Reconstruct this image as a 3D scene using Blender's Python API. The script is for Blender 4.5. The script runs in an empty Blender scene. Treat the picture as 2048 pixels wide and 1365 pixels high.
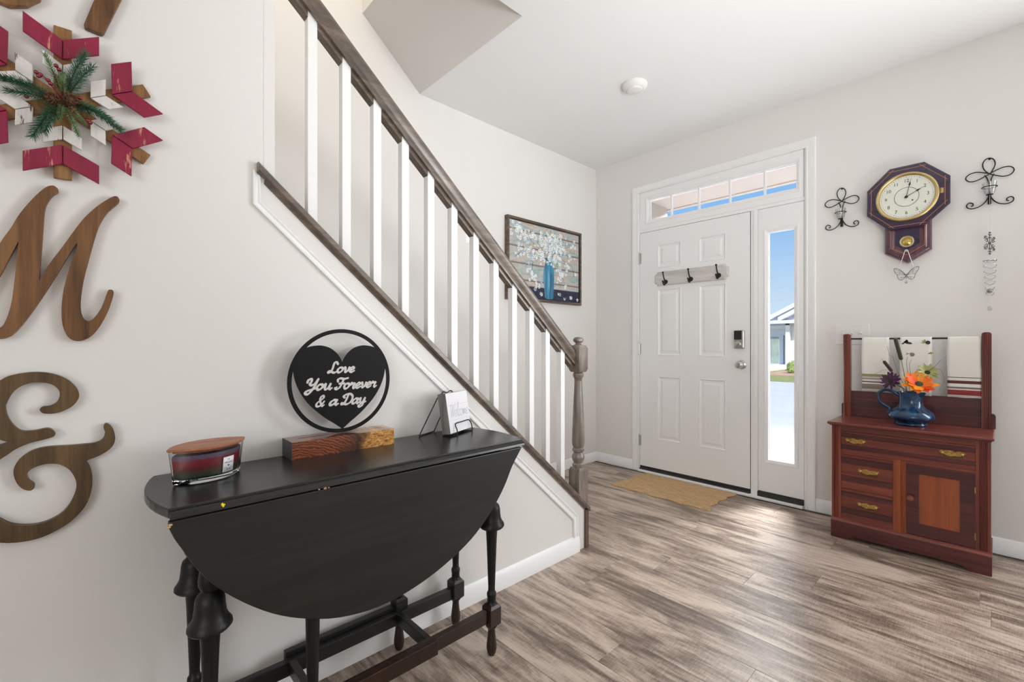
import bpy, bmesh, math, random
from mathutils import Vector, Matrix
random.seed(7)
sc = bpy.context.scene
COL = sc.collection
PI = math.pi

# ------------------------------------------------------------------ camera
W_PX, H_PX = 2048.0, 1365.0
F_PX, HORIZ, CAM_H, YAW = 904.0, 688.5, 1.105, math.radians(47.1)
cam_d = bpy.data.cameras.new('camera')
cam = bpy.data.objects.new('camera', cam_d)
COL.objects.link(cam)
cam.location = (0, 0, CAM_H)
cam.rotation_euler = (PI / 2, 0, YAW)
cam_d.sensor_fit = 'HORIZONTAL'
cam_d.sensor_width = 36.0
cam_d.lens = 36.0 * F_PX / W_PX
cam_d.shift_x = 0.0
cam_d.shift_y = (HORIZ - H_PX / 2) / W_PX
cam_d.clip_start = 0.02
cam_d.clip_end = 300
sc.camera = cam

# ------------------------------------------------------------------ world, sun, lights, exposure
world = bpy.data.worlds.new('world')
sc.world = world
world.use_nodes = True
wn, wl = world.node_tree.nodes, world.node_tree.links
wn.clear()
w_out = wn.new('ShaderNodeOutputWorld')
w_bg = wn.new('ShaderNodeBackground')
w_tc = wn.new('ShaderNodeTexCoord')
w_sep = wn.new('ShaderNodeSeparateXYZ')
w_ramp = wn.new('ShaderNodeValToRGB')
wl.new(w_tc.outputs['Generated'], w_sep.inputs[0])
wl.new(w_sep.outputs['Z'], w_ramp.inputs[0])
wl.new(w_ramp.outputs[0], w_bg.inputs[0])
wl.new(w_bg.outputs[0], w_out.inputs[0])
cr = w_ramp.color_ramp
cr.elements[0].position = 0.0
cr.elements[0].color = (0.74, 0.82, 0.90, 1)
cr.elements[1].position = 0.6
cr.elements[1].color = (0.15, 0.39, 0.82, 1)
e = cr.elements.new(0.07); e.color = (0.58, 0.74, 0.90, 1)
e = cr.elements.new(0.24); e.color = (0.25, 0.51, 0.87, 1)
w_bg.inputs[1].default_value = 1.0

def area_light(name, loc, target, sx, sy, power, color=(1, 1, 1), spread=PI):
    d = bpy.data.lights.new(name, 'AREA')
    d.shape = 'RECTANGLE'; d.size = sx; d.size_y = sy
    d.energy = power; d.color = color; d.spread = spread
    o = bpy.data.objects.new(name, d); COL.objects.link(o)
    o.location = loc
    o.rotation_euler = (Vector(target) - Vector(loc)).to_track_quat('-Z', 'Y').to_euler()
    return o

sun_d = bpy.data.lights.new('sun', 'SUN'); sun_d.energy = 5.0; sun_d.angle = math.radians(0.6)
sun_d.color = (1.0, 0.96, 0.90)
sun = bpy.data.objects.new('sun', sun_d); COL.objects.link(sun)
sun.rotation_euler = Vector((-0.62, 0.42, -0.66)).to_track_quat('-Z', 'Y').to_euler()
# daylight: window of the entry wall to the right of the frame, sky over the porch edge; then added fill lamps out of view
area_light('window_daylight', (1.15, 3.50, 1.50), (0.2, 0.0, 1.1), 1.10, 1.45, 50, (0.97, 0.985, 1.0))
area_light('porch_daylight', (-1.0, 5.35, 3.25), (-1.03, 2.2, 0.0), 1.2, 0.9, 800, (0.95, 0.98, 1.0))
area_light('added_back_fill', (1.6, -3.3, 1.6), (-0.6, 3.0, 1.4), 2.4, 2.0, 66, (0.98, 0.99, 1.0))  # fill added behind the camera; the back wall has no window
area_light('added_ceiling_fill', (0.5, 2.5, 0.9), (-1.5, 2.2, 2.755), 0.5, 0.5, 6.2, (0.97, 0.985, 1.0), 2.2)  # unseen uplight added to brighten the ceiling over the entry
area_light('added_stair_fill', (0.8, 1.0, 1.3), (-1.7, 1.9, 2.5), 0.5, 0.5, 9.0, (0.97, 0.985, 1.0), 1.6)  # unseen lamp added to lift the far stair wall and ceiling
pl = bpy.data.lights.new('landing_lamp', 'POINT'); pl.energy = 36; pl.color = (1.0, 0.92, 0.80); pl.shadow_soft_size = 0.15
plo = bpy.data.objects.new('landing_lamp', pl); COL.objects.link(plo); plo.location = (-2.0, 0.1, 4.4)

sc.view_settings.view_transform = 'Standard'
sc.view_settings.look = 'None'
sc.view_settings.exposure = 0.06
sc.view_settings.gamma = 1.0
sc.view_settings.use_curve_mapping = False
sc.cycles.max_bounces = 10
sc.cycles.diffuse_bounces = 6
sc.cycles.transparent_max_bounces = 12

# ------------------------------------------------------------------ colour / material helpers
def s2l(c):
    c = c / 255.0
    return c / 12.92 if c <= 0.04045 else ((c + 0.055) / 1.055) ** 2.4

def rgb(r, g, b):
    return (s2l(r), s2l(g), s2l(b), 1.0)

class M:
    """small node-tree helper"""
    def __init__(self, name):
        self.m = bpy.data.materials.new(name)
        self.m.use_nodes = True
        self.n = self.m.node_tree.nodes
        self.l = self.m.node_tree.links
        self.b = self.n['Principled BSDF']
    def node(self, t, **kw):
        n = self.n.new(t)
        for k, v in kw.items():
            setattr(n, k, v)
        return n
    def link(self, a, b):
        self.l.new(a, b)
    def coords(self, scale=(1, 1, 1), rot=(0, 0, 0), loc=(0, 0, 0), kind='Object', rand=False):
        tc = self.node('ShaderNodeTexCoord')
        mp = self.node('ShaderNodeMapping')
        mp.inputs['Scale'].default_value = scale
        mp.inputs['Rotation'].default_value = rot
        mp.inputs['Location'].default_value = loc
        src = tc.outputs[kind]
        if rand:
            oi = self.node('ShaderNodeObjectInfo')
            mul = self.node('ShaderNodeVectorMath', operation='SCALE')
            mul.inputs[0].default_value = (37.0, 91.0, 53.0)
            self.link(oi.outputs['Random'], mul.inputs['Scale'])
            ad = self.node('ShaderNodeVectorMath', operation='ADD')
            self.link(src, ad.inputs[0]); self.link(mul.outputs[0], ad.inputs[1])
            src = ad.outputs[0]
        self.link(src, mp.inputs['Vector'])
        return mp.outputs['Vector']
    def noise(self, vec, scale=5, detail=4, rough=0.55, dist=0.0):
        n = self.node('ShaderNodeTexNoise')
        n.inputs['Scale'].default_value = scale
        n.inputs['Detail'].default_value = detail
        n.inputs['Roughness'].default_value = rough
        n.inputs['Distortion'].default_value = dist
        self.link(vec, n.inputs['Vector'])
        return n.outputs['Fac']
    def ramp(self, fac, stops, interp='LINEAR'):
        r = self.node('ShaderNodeValToRGB')
        r.color_ramp.interpolation = interp
        el = r.color_ramp.elements
        el[0].position, el[0].color = stops[0]
        el[1].position, el[1].color = stops[-1]
        for p, c in stops[1:-1]:
            x = el.new(p); x.color = c
        self.link(fac, r.inputs[0])
        return r.outputs[0]
    def mix(self, fac, a, b, blend='MIX'):
        x = self.node('ShaderNodeMix', data_type='RGBA', blend_type=blend)
        if isinstance(fac, (int, float)): x.inputs[0].default_value = fac
        else: self.link(fac, x.inputs[0])
        for s, v in ((6, a), (7, b)):
            if isinstance(v, tuple): x.inputs[s].default_value = v
            else: self.link(v, x.inputs[s])
        return x.outputs[2]
    def col(self, v):
        if isinstance(v, tuple): self.b.inputs['Base Color'].default_value = v
        else: self.link(v, self.b.inputs['Base Color'])
    def bump(self, h, strength=0.1, dist=0.002):
        bp = self.node('ShaderNodeBump')
        bp.inputs['Strength'].default_value = strength
        bp.inputs['Distance'].default_value = dist
        self.link(h, bp.inputs['Height'])
        self.link(bp.outputs[0], self.b.inputs['Normal'])
    def set(self, **kw):
        names = {'rough': 'Roughness', 'metal': 'Metallic', 'coat': 'Coat Weight', 'coat_rough': 'Coat Roughness',
                 'spec': 'Specular IOR Level', 'trans': 'Transmission Weight', 'ior': 'IOR', 'sheen': 'Sheen Weight', 'sss': 'Subsurface Weight'}
        for k, v in kw.items():
            self.b.inputs[names[k]].default_value = v
        return self

def plain(name, c, rough=0.5, metal=0.0, var=0.06, scale=30, bump=0.0, **kw):
    m = M(name)
    v = m.coords()
    f = m.noise(v, scale, 3)
    lo = tuple(max(0, x * (1 - var)) for x in c[:3]) + (1,)
    hi = tuple(min(1, x * (1 + var)) for x in c[:3]) + (1,)
    m.col(m.ramp(f, [(0.3, lo), (0.7, hi)]))
    if bump: m.bump(f, bump, 0.001)
    m.set(rough=rough, metal=metal, **kw)
    return m.m

def wood(name, dark, mid, light, axis='X', fine=60, stretch=14, rough=0.45, bump=0.15, wear=None, coat=0.0, rand=False, rot=(0, 0, 0), wear_at=0.66):
    m = M(name)
    s = {'X': (1.0 / stretch, 1, 1), 'Y': (1, 1.0 / stretch, 1), 'Z': (1, 1, 1.0 / stretch)}[axis]
    v = m.coords(scale=s, rand=rand, rot=rot)
    a = m.noise(v, fine * 0.35, 4, 0.6, 0.6)
    b = m.noise(v, fine * 2.2, 3, 0.6)
    mx = m.node('ShaderNodeMath', operation='MULTIPLY_ADD')
    m.link(b, mx.inputs[0]); mx.inputs[1].default_value = 0.35
    m.link(a, mx.inputs[2])
    c = m.ramp(mx.outputs[0], [(0.42, dark), (0.66, mid), (0.88, light)])
    if wear:
        wv = m.coords(scale=tuple(x * 1.0 for x in s), rand=rand, loc=(3.1, 1.7, 0.4), rot=rot)
        wf = m.noise(wv, fine * 1.1, 5, 0.7)
        wf = m.ramp(wf, [(wear_at, (0, 0, 0, 1)), (wear_at + 0.04, (1, 1, 1, 1))])
        c = m.mix(wf, c, wear)
    m.col(c)
    if bump: m.bump(mx.outputs[0], bump, 0.001)
    m.set(rough=rough, coat=coat)
    return m.m

MAT = {}
MAT['wall'] = plain('wall_paint', (0.785, 0.772, 0.750, 1), 0.75, var=0.012, scale=350, bump=0.04)
MAT['wall_l'] = plain('wall_paint_stair', (0.785, 0.772, 0.750, 1), 0.75, var=0.012, scale=350, bump=0.04)
MAT['ceiling'] = plain('ceiling_paint', (0.85, 0.855, 0.855, 1), 0.85, var=0.01, scale=300, bump=0.03)
MAT['trim'] = plain('trim_white', (0.87, 0.875, 0.875, 1), 0.35, var=0.01, scale=60)
MAT['door'] = plain('door_white', (0.86, 0.868, 0.87, 1), 0.38, var=0.01, scale=60)
MAT['black_paint'] = wood('black_painted_wood', (0.006, 0.006, 0.0055, 1), (0.010, 0.010, 0.009, 1), (0.017, 0.016, 0.014, 1), 'Y', 90, 20, 0.38, 0.35,
                          wear=(0.045, 0.043, 0.038, 1), wear_at=0.76)
MAT['black_leg'] = wood('black_painted_turning', (0.004, 0.004, 0.0038, 1), (0.007, 0.007, 0.0065, 1), (0.012, 0.0115, 0.010, 1), 'Z', 90, 10, 0.42, 0.15)
MAT['black_leg'].node_tree.nodes['Principled BSDF'].inputs['Specular IOR Level'].default_value = 0.3
MAT['black_top'] = wood('black_painted_top', (0.006, 0.006, 0.0055, 1), (0.010, 0.010, 0.009, 1), (0.016, 0.015, 0.013, 1), 'Y', 90, 20, 0.27, 0.12)
MAT['brown_stain'] = wood('dark_brown_stain', rgb(26, 14, 10), rgb(40, 23, 16), rgb(58, 34, 24), 'Z', 50, 12, 0.32, 0.1)
MAT['rail_wood'] = wood('weathered_rail_stain', rgb(50, 41, 34), rgb(88, 74, 62), rgb(122, 106, 90), 'Y', 70, 14, 0.35, 0.15, coat=0.8)
MAT['newel_wood'] = wood('weathered_newel_stain', rgb(56, 46, 40), rgb(108, 94, 84), rgb(146, 134, 126), 'Z', 60, 10, 0.35, 0.15, coat=0.9)
MAT['letter_wood'] = wood('letter_wood', rgb(70, 44, 20), rgb(112, 76, 42), rgb(140, 100, 60), 'Z', 70, 16, 0.45, 0.12, rot=(math.radians(-20), 0, 0))
MAT['amp_wood'] = wood('ampersand_wood', rgb(54, 40, 22), rgb(84, 64, 38), rgb(108, 84, 52), 'Z', 90, 16, 0.45, 0.12, rot=(math.radians(8), 0, 0))
MAT['arm_wood'] = wood('star_arm_wood', rgb(84, 54, 26), rgb(136, 96, 54), rgb(168, 126, 78), 'Z', 70, 10, 0.5, 0.15)
MAT['red_paint'] = wood('distressed_red_paint', rgb(118, 14, 46), rgb(138, 22, 58), rgb(152, 34, 70), 'Z', 50, 10, 0.5, 0.15, wear=rgb(200, 140, 116), wear_at=0.615)
MAT['white_paint'] = wood('distressed_white_paint', rgb(206, 202, 198), rgb(226, 223, 219), rgb(238, 236, 232), 'Z', 60, 8, 0.55, 0.2, wear=rgb(110, 78, 60), wear_at=0.60)
MAT['black_metal'] = plain('black_metal', (0.006, 0.006, 0.006, 1), 0.5, var=0.1, spec=0.18)
MAT['iron'] = plain('wrought_iron', (0.012, 0.011, 0.010, 1), 0.5, metal=0.3, var=0.2, scale=120)
MAT['nickel'] = plain('satin_nickel', (0.55, 0.54, 0.52, 1), 0.28, metal=1.0, var=0.05)
MAT['black_plastic'] = plain('black_plastic', (0.015, 0.015, 0.015, 1), 0.3, var=0.05)
MAT['dark_rubber'] = plain('dark_weatherstrip', (0.03, 0.028, 0.025, 1), 0.6, var=0.1)
MAT['brass'] = plain('clock_brass', (0.60, 0.46, 0.22, 1), 0.28, metal=1.0, var=0.1)
MAT['old_brass'] = plain('antique_brass', (0.48, 0.33, 0.11, 1), 0.36, metal=0.9, var=0.35, scale=180)
MAT['white_plastic'] = plain('white_plastic', (0.80, 0.79, 0.77, 1), 0.35, var=0.01)
MAT['mahogany'] = wood('mahogany', rgb(72, 26, 22), rgb(112, 50, 40), rgb(140, 70, 54), 'X', 40, 16, 0.3, 0.08, coat=0.35)
MAT['mahogany_v'] = wood('mahogany_upright', rgb(70, 26, 22), rgb(112, 50, 40), rgb(140, 70, 52), 'Z', 40, 16, 0.3, 0.08, coat=0.35)
MAT['mahogany_dark'] = wood('mahogany_dark', rgb(46, 17, 20), rgb(76, 32, 34), rgb(98, 46, 44), 'X', 40, 16, 0.3, 0.08, coat=0.35)
MAT['mahogany_orange'] = wood('mahogany_orange', rgb(122, 56, 28), rgb(148, 74, 40), rgb(164, 88, 50), 'Z', 40, 16, 0.32, 0.08, coat=0.3)
MAT['clock_case'] = wood('clock_lacquer', rgb(26, 21, 46), rgb(44, 32, 64), rgb(64, 38, 52), 'X', 30, 8, 0.2, 0.05, coat=0.6)
MAT['clock_trim'] = wood('clock_trim_wood', rgb(60, 34, 50), rgb(88, 54, 70), rgb(110, 70, 80), 'Z', 30, 8, 0.25, 0.05, coat=0.5)
MAT['inlay'] = plain('inlay_line', rgb(196, 120, 60), 0.4)
MAT['dial'] = plain('clock_dial', rgb(226, 228, 216), 0.35, var=0.02)
MAT['ink'] = plain('black_ink', (0.012, 0.012, 0.016, 1), 0.5)
MAT['grey_ink'] = plain('grey_ink', (0.50, 0.51, 0.56, 1), 0.6)
MAT['jute'] = None
MAT['paper'] = plain('white_card', rgb(240, 240, 244), 0.6, var=0.01)
MAT['soil_label'] = plain('label_white', rgb(236, 236, 240), 0.5, var=0.01)
MAT['silver'] = plain('silver_wire', (0.50, 0.50, 0.51, 1), 0.25, metal=1.0, var=0.1)
MAT['cord'] = plain('clear_cord', (0.68, 0.67, 0.66, 1), 0.4)
MAT['pale_ribbon'] = plain('pale_ribbon', (0.70, 0.66, 0.70, 1), 0.5)

def glass_mat(name, tint=(1, 1, 1, 1), refl=0.08):
    """thin clear glass: mostly see-through with a mirror reflection"""
    m = M(name)
    m.n.remove(m.b)
    out = m.n['Material Output']
    t = m.node('ShaderNodeBsdfTransparent'); t.inputs[0].default_value = tint
    g = m.node('ShaderNodeBsdfGlossy'); g.inputs['Roughness'].default_value = 0.02
    lw = m.node('ShaderNodeLayerWeight'); lw.inputs['Blend'].default_value = 0.12
    mm = m.node('ShaderNodeMath', operation='MULTIPLY_ADD')
    m.link(lw.outputs['Facing'], mm.inputs[0]); mm.inputs[1].default_value = 0.35; mm.inputs[2].default_value = refl * 0.4
    mx = m.node('ShaderNodeMixShader')
    m.link(mm.outputs[0], mx.inputs[0]); m.link(t.outputs[0], mx.inputs[1]); m.link(g.outputs[0], mx.inputs[2])
    m.link(mx.outputs[0], out.inputs['Surface'])
    return m.m
MAT['pane'] = glass_mat('window_glass', refl=0.035)
MAT['cup_glass'] = glass_mat('cup_glass', (0.93, 0.94, 0.94, 1), 0.25)
mg = M('candle_glass'); mg.b.inputs['Base Color'].default_value = (0.97, 0.98, 0.98, 1)
mg.set(rough=0.01, trans=1.0, ior=1.48); MAT['candle_glass'] = mg.m
MAT['crystal'] = glass_mat('crystal', (0.88, 0.89, 0.90, 1), 0.4)

for k_ in ('rail_wood', 'newel_wood'):
    nb_ = MAT[k_].node_tree.nodes['Principled BSDF']
    nb_.inputs['Coat IOR'].default_value = 1.65; nb_.inputs['Coat Roughness'].default_value = 0.38
# ------------------------------------------------------------------ mesh helpers
ORIGIN = {}

class MB:
    def __init__(s):
        s.v, s.f, s.mi = [], [], []
        s.cur = 0
    def add(s, vs, fs):
        o = len(s.v)
        s.v += [tuple(v) for v in vs]
        s.f += [tuple(i + o for i in f) for f in fs]
        s.mi += [s.cur] * len(fs)
        return s
    def box(s, x0, x1, y0, y1, z0, z1):
        vs = [(x, y, z) for z in (z0, z1) for y in (y0, y1) for x in (x0, x1)]
        return s.add(vs, [(0, 2, 3, 1), (4, 5, 7, 6), (0, 1, 5, 4), (2, 6, 7, 3), (0, 4, 6, 2), (1, 3, 7, 5)])
    def obox(s, c, hx, hy, hz, ax=(1, 0, 0), ay=(0, 1, 0), az=(0, 0, 1)):
        c, ax, ay, az = Vector(c), Vector(ax), Vector(ay), Vector(az)
        vs = [c + ax * (hx * i) + ay * (hy * j) + az * (hz * k) for k in (-1, 1) for j in (-1, 1) for i in (-1, 1)]
        return s.add(vs, [(0, 2, 3, 1), (4, 5, 7, 6), (0, 1, 5, 4), (2, 6, 7, 3), (0, 4, 6, 2), (1, 3, 7, 5)])
    def prism(s, pts, fn, d0, d1):
        """extrude a 2-D polygon; fn(u, v, d) -> xyz"""
        n = len(pts)
        vs = [fn(u, v, d0) for u, v in pts] + [fn(u, v, d1) for u, v in pts]
        fs = [tuple(range(n - 1, -1, -1)), tuple(range(n, 2 * n))]
        fs += [(i, (i + 1) % n, n + (i + 1) % n, n + i) for i in range(n)]
        return s.add(vs, fs)
    def loft(s, rings, closed_ring=True, cap0=True, cap1=True):
        n = len(rings[0]); vs = []; fs = []
        for r in rings: vs += [tuple(p) for p in r]
        for k in range(len(rings) - 1):
            for i in range(n if closed_ring else n - 1):
                j = (i + 1) % n
                fs.append((k * n + i, k * n + j, (k + 1) * n + j, (k + 1) * n + i))
        if cap0: fs.append(tuple(range(n - 1, -1, -1)))
        if cap1: fs.append(tuple(range((len(rings) - 1) * n, len(rings) * n)))
        return s.add(vs, fs)
    def lathe(s, prof, c=(0, 0, 0), seg=24, axis='Z', cap0=True, cap1=True, ell=(1, 1)):
        rings = []
        for r, h in prof:
            ring = []
            for i in range(seg):
                a = 2 * PI * i / seg
                x, y = r * math.cos(a) * ell[0], r * math.sin(a) * ell[1]
                if axis == 'Z': p = (c[0] + x, c[1] + y, c[2] + h)
                elif axis == 'Y': p = (c[0] + x, c[1] + h, c[2] - y)
                else: p = (c[0] + h, c[1] + x, c[2] + y)
                ring.append(p)
            rings.append(ring)
        return s.loft(rings, True, cap0, cap1)
    def tube(s, pts, r, seg=8, closed=False, caps=True):
        pts = [Vector(p) for p in pts]
        n = len(pts)
        rs = r if isinstance(r, (list, tuple)) else [r] * n
        tang = []
        for i in range(n):
            if closed: t = pts[(i + 1) % n] - pts[i - 1]
            else: t = pts[min(i + 1, n - 1)] - pts[max(i - 1, 0)]
            tang.append(t.normalized() if t.length > 1e-9 else Vector((0, 0, 1)))
        up = Vector((0, 0, 1)) if abs(tang[0].z) < 0.9 else Vector((1, 0, 0))
        nrm = (up - tang[0] * up.dot(tang[0])).normalized()
        rings = []
        for i in range(n):
            t = tang[i]
            nrm = (nrm - t * nrm.dot(t))
            nrm = nrm.normalized() if nrm.length > 1e-6 else t.orthogonal().normalized()
            b = t.cross(nrm)
            rings.append([pts[i] + (nrm * math.cos(2 * PI * k / seg) + b * math.sin(2 * PI * k / seg)) * rs[i] for k in range(seg)])
        if closed:
            rings.append(rings[0])
            return s.loft(rings, True, False, False)
        return s.loft(rings, True, caps, caps)
    def ball(s, c, r, seg=12, rings=8, sc3=(1, 1, 1)):
        pr = [(max(1e-5, r * math.sin(PI * k / rings)), -r * math.cos(PI * k / rings) * sc3[2]) for k in range(rings + 1)]
        return s.lathe(pr, c, seg, 'Z', True, True, (sc3[0], sc3[1]))
    def build(s, name, mat, parent=None, org=None, smooth=True, angle=35):
        me = bpy.data.meshes.new(name)
        if parent is not None: o0 = ORIGIN[parent.name]
        elif org is not None: o0 = Vector(org)
        else: o0 = Vector((0, 0, 0))
        me.from_pydata([(Vector(v) - o0)[:] for v in s.v], [], s.f)
        mats = mat if isinstance(mat, (list, tuple)) else [mat]
        for m in mats: me.materials.append(m)
        if len(mats) > 1: me.polygons.foreach_set('material_index', s.mi)
        bm = bmesh.new(); bm.from_mesh(me)
        bmesh.ops.recalc_face_normals(bm, faces=bm.faces)
        bm.to_mesh(me); bm.free()
        if smooth:
            me.polygons.foreach_set('use_smooth', [True] * len(me.polygons))
            me.set_sharp_from_angle(angle=math.radians(angle))
        ob = bpy.data.objects.new(name, me)
        COL.objects.link(ob)
        if parent is not None: ob.parent = parent
        else: ob.location = o0
        ORIGIN[ob.name] = o0.copy()
        return ob

def bevel(ob, w=0.002, seg=2, ang=40):
    md = ob.modifiers.new('bevel', 'BEVEL')
    md.width = w; md.segments = seg; md.limit_method = 'ANGLE'; md.angle_limit = math.radians(ang)
    return ob

def tag(o, label=None, cat=None, group=None, kind=None):
    if label: o['label'] = label
    if cat: o['category'] = cat
    if group: o['group'] = group
    if kind: o['kind'] = kind
    return o

def empty(name, loc, label=None, cat=None, group=None, kind=None):
    o = bpy.data.objects.new(name, None)
    o.empty_display_size = 0.05
    COL.objects.link(o)
    o.location = loc
    ORIGIN[o.name] = Vector(loc)
    return tag(o, label, cat, group, kind)

def struct(ob):
    ob['kind'] = 'structure'
    return ob

def copy_tree(src, loc, name=None):
    kids = [c for c in bpy.data.objects if c.parent == src]
    r = src.copy(); COL.objects.link(r); r.location = loc
    for k in kids:
        c = k.copy(); COL.objects.link(c); c.parent = r
        for g in [x for x in bpy.data.objects if x.parent == k]:
            d = g.copy(); COL.objects.link(d); d.parent = c
    return r

def catmull(pts, n=8, closed=False):
    P = [Vector(p) for p in pts]
    out = []
    m = len(P)
    rng = range(m if closed else m - 1)
    for i in rng:
        if closed: p0, p1, p2, p3 = P[i - 1], P[i], P[(i + 1) % m], P[(i + 2) % m]
        else:
            p1, p2 = P[i], P[i + 1]
            p0 = P[i - 1] if i > 0 else p1 * 2 - p2
            p3 = P[i + 2] if i + 2 < m else p2 * 2 - p1
        for k in range(n):
            t = k / n
            out.append(0.5 * ((2 * p1) + (p2 - p0) * t + (2 * p0 - 5 * p1 + 4 * p2 - p3) * t * t + (3 * p1 - p0 - 3 * p2 + p3) * t ** 3))
    if not closed: out.append(P[-1])
    return out

def text_mesh(txt, size, fn, depth=0.0004, align='CENTER'):
    """flat lettering as (verts, faces) mapped by fn(u, v, d)"""
    cu = bpy.data.curves.new('txt', 'FONT')
    cu.body = txt; cu.size = size; cu.align_x = align; cu.align_y = 'CENTER'
    cu.resolution_u = 3
    ob = bpy.data.objects.new('txt', cu); COL.objects.link(ob)
    dg = bpy.context.evaluated_depsgraph_get(); dg.update()
    me = bpy.data.meshes.new_from_object(ob.evaluated_get(dg))
    vs = [(v.co.x, v.co.y) for v in me.vertices]
    fs = [tuple(p.vertices) for p in me.polygons]
    bpy.data.objects.remove(ob); bpy.data.curves.remove(cu); bpy.data.meshes.remove(me)
    return [fn(u, v, depth) for u, v in vs], fs

# ------------------------------------------------------------------ room dimensions
XL, XS, YD, CEIL = -2.60, -1.53, 3.505, 2.755     # far stair wall, stair/table wall face, entry wall face, ceiling
XR, YB = 2.6, -3.5
SL = 0.884
def cap_low(y): return 1.622 - SL * (y - 0.37)      # underside line of the sloped cap

# ================================================================== ROOM SHELL
# ---- floor: a dark bed with individual vinyl planks
bed = MB(); bed.box(XL - 0.1, XR + 0.1, YB - 0.1, 3.62, -0.06, -0.006)
floor = struct(bed.build('floor', plain('plank_joint', (0.16, 0.13, 0.105, 1), 0.7)))

def plank_material():
    m = M('vinyl_plank')
    oi = m.node('ShaderNodeObjectInfo')
    st = m.coords(scale=(0.9, 4.4, 1), rand=True)
    a = m.noise(st, 2.0, 5, 0.60, 1.1)
    st2 = m.coords(scale=(2.0, 17, 1), rand=True, loc=(4, 2, 1))
    b = m.noise(st2, 3.2, 5, 0.62, 0.5)
    st3 = m.coords(scale=(5.0, 120, 1), rand=True, loc=(1, 7, 2))
    c = m.noise(st3, 4.0, 3, 0.6)
    st4 = m.coords(scale=(110, 10, 1), rand=True, loc=(1, 7, 2))
    d = m.noise(st4, 3.0, 3, 0.6)
    def madd(x, k, y):
        n = m.node('ShaderNodeMath', operation='MULTIPLY_ADD')
        m.link(x, n.inputs[0]); n.inputs[1].default_value = k
        if isinstance(y, float): n.inputs[2].default_value = y
        else: m.link(y, n.inputs[2])
        return n.outputs[0]
    t = madd(a, 1.08, madd(b, 0.56, madd(c, 0.42, madd(d, 0.30, -0.730))))
    t = madd(oi.outputs['Random'], 0.035, t)
    col = m.ramp(t, [(0.27, rgb(98, 83, 72)), (0.40, rgb(138, 120, 107)), (0.52, rgb(172, 154, 139)), (0.66, rgb(198, 181, 166))])
    m.col(col)
    m.bump(t, 0.22, 0.0012)
    r = m.ramp(c, [(0.3, (0.28, 0.28, 0.28, 1)), (0.7, (0.42, 0.42, 0.42, 1))])
    m.link(r, m.b.inputs['Roughness'])
    m.set(spec=0.55)
    return m.m
MAT['plank'] = plank_material()
PW, PLEN = 0.18, 1.22
def plank_mesh(length):
    b = MB(); g = 0.0003; c = 0.0008
    h, l = PW / 2 - g, length / 2 - g
    rings = [[(-l, -h, -0.006), (l, -h, -0.006), (l, h, -0.006), (-l, h, -0.006)],
             [(-l, -h, -c), (l, -h, -c), (l, h, -c), (-l, h, -c)],
             [(-l + c, -h + c, 0), (l - c, -h + c, 0), (l - c, h - c, 0), (-l + c, h - c, 0)]]
    b.loft(rings, True, False, True)
    me = bpy.data.meshes.new('plank')
    me.from_pydata(b.v, [], b.f); me.materials.append(MAT['plank'])
    return me
plank_cache = {}
SEAMS = {1: -0.575, 0: -0.80, -4: -0.56, 3: -1.275, -6: -1.41, 2: -0.02, 4: -0.62, -1: -1.15, -2: -0.10, -3: -1.30, -5: -0.95, 5: -1.7, 6: -1.0}
for k in range(-11, 7):
    y0 = 2.19 + PW * k; yc = y0 + PW / 2
    x_lo, x_hi = (XL if y0 > 1.8 else XS - 0.05), 1.75
    seam = SEAMS.get(k, -1.4 + ((k * 0.437) % 1.0) * PLEN)
    cuts = [x_lo]
    s = seam
    while s - PLEN > x_lo: s -= PLEN
    while s < x_hi:
        if s > x_lo + 0.02: cuts.append(s)
        s += PLEN
    cuts.append(x_hi)
    if yc > 3.5: continue
    for a, b_ in zip(cuts[:-1], cuts[1:]):
        L = round(b_ - a, 3)
        if L < 0.03: continue
        if L not in plank_cache: plank_cache[L] = plank_mesh(L)
        o = bpy.data.objects.new('plank', plank_cache[L]); COL.objects.link(o)
        o.parent = floor; o.location = ((a + b_) / 2, yc, 0)
# the floor beyond the camera and to the right, same boards seen from too far outside to matter, one sheet
fb = MB()
fb.box(1.75, XR, YB, YD, -0.006, 0.0); fb.box(XS, 1.75, YB, 2.19 - 11 * PW, -0.006, 0.0)
fb.box(XL, XS - 0.05, YB, 1.83, -0.006, 0.0)
struct(fb.build('floor_far', MAT['plank']))

# ---- walls
wf = MB()
DX0, DX1, DZ1 = -2.14, -0.877, 2.418        # rough opening of the entry unit
WX0, WX1, WZ0, WZ1 = 0.55, 1.75, 0.70, 2.25   # window right of the frame
def wbox(x0, x1, z0, z1): wf.box(x0, x1, YD, YD + 0.13, z0, z1)
wbox(XL - 0.1, DX0, 0, CEIL + 0.1); wbox(DX0, DX1, DZ1, CEIL + 0.1); wbox(DX1, WX0, 0, CEIL + 0.1)
wbox(WX0, WX1, 0, WZ0); wbox(WX0, WX1, WZ1, CEIL + 0.1); wbox(WX1, XR + 0.1, 0, CEIL + 0.1)
wbox(XL - 0.1, XR + 0.1, -0.4, 0)
struct(wf.build('wall_front', MAT['wall']))
w = MB(); w.box(XL - 0.1, XL, YB, YD, -0.1, 5.3)
struct(w.build('wall_left', MAT['wall_l']))
w = MB(); w.box(XR, XR + 0.1, YB, YD, -0.1, CEIL + 0.1)
struct(w.build('wall_right', MAT['wall']))
w = MB(); w.box(XL - 0.1, XR + 0.1, YB - 0.1, YB, -0.1, 5.3)
struct(w.build('wall_back', MAT['wall']))
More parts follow.
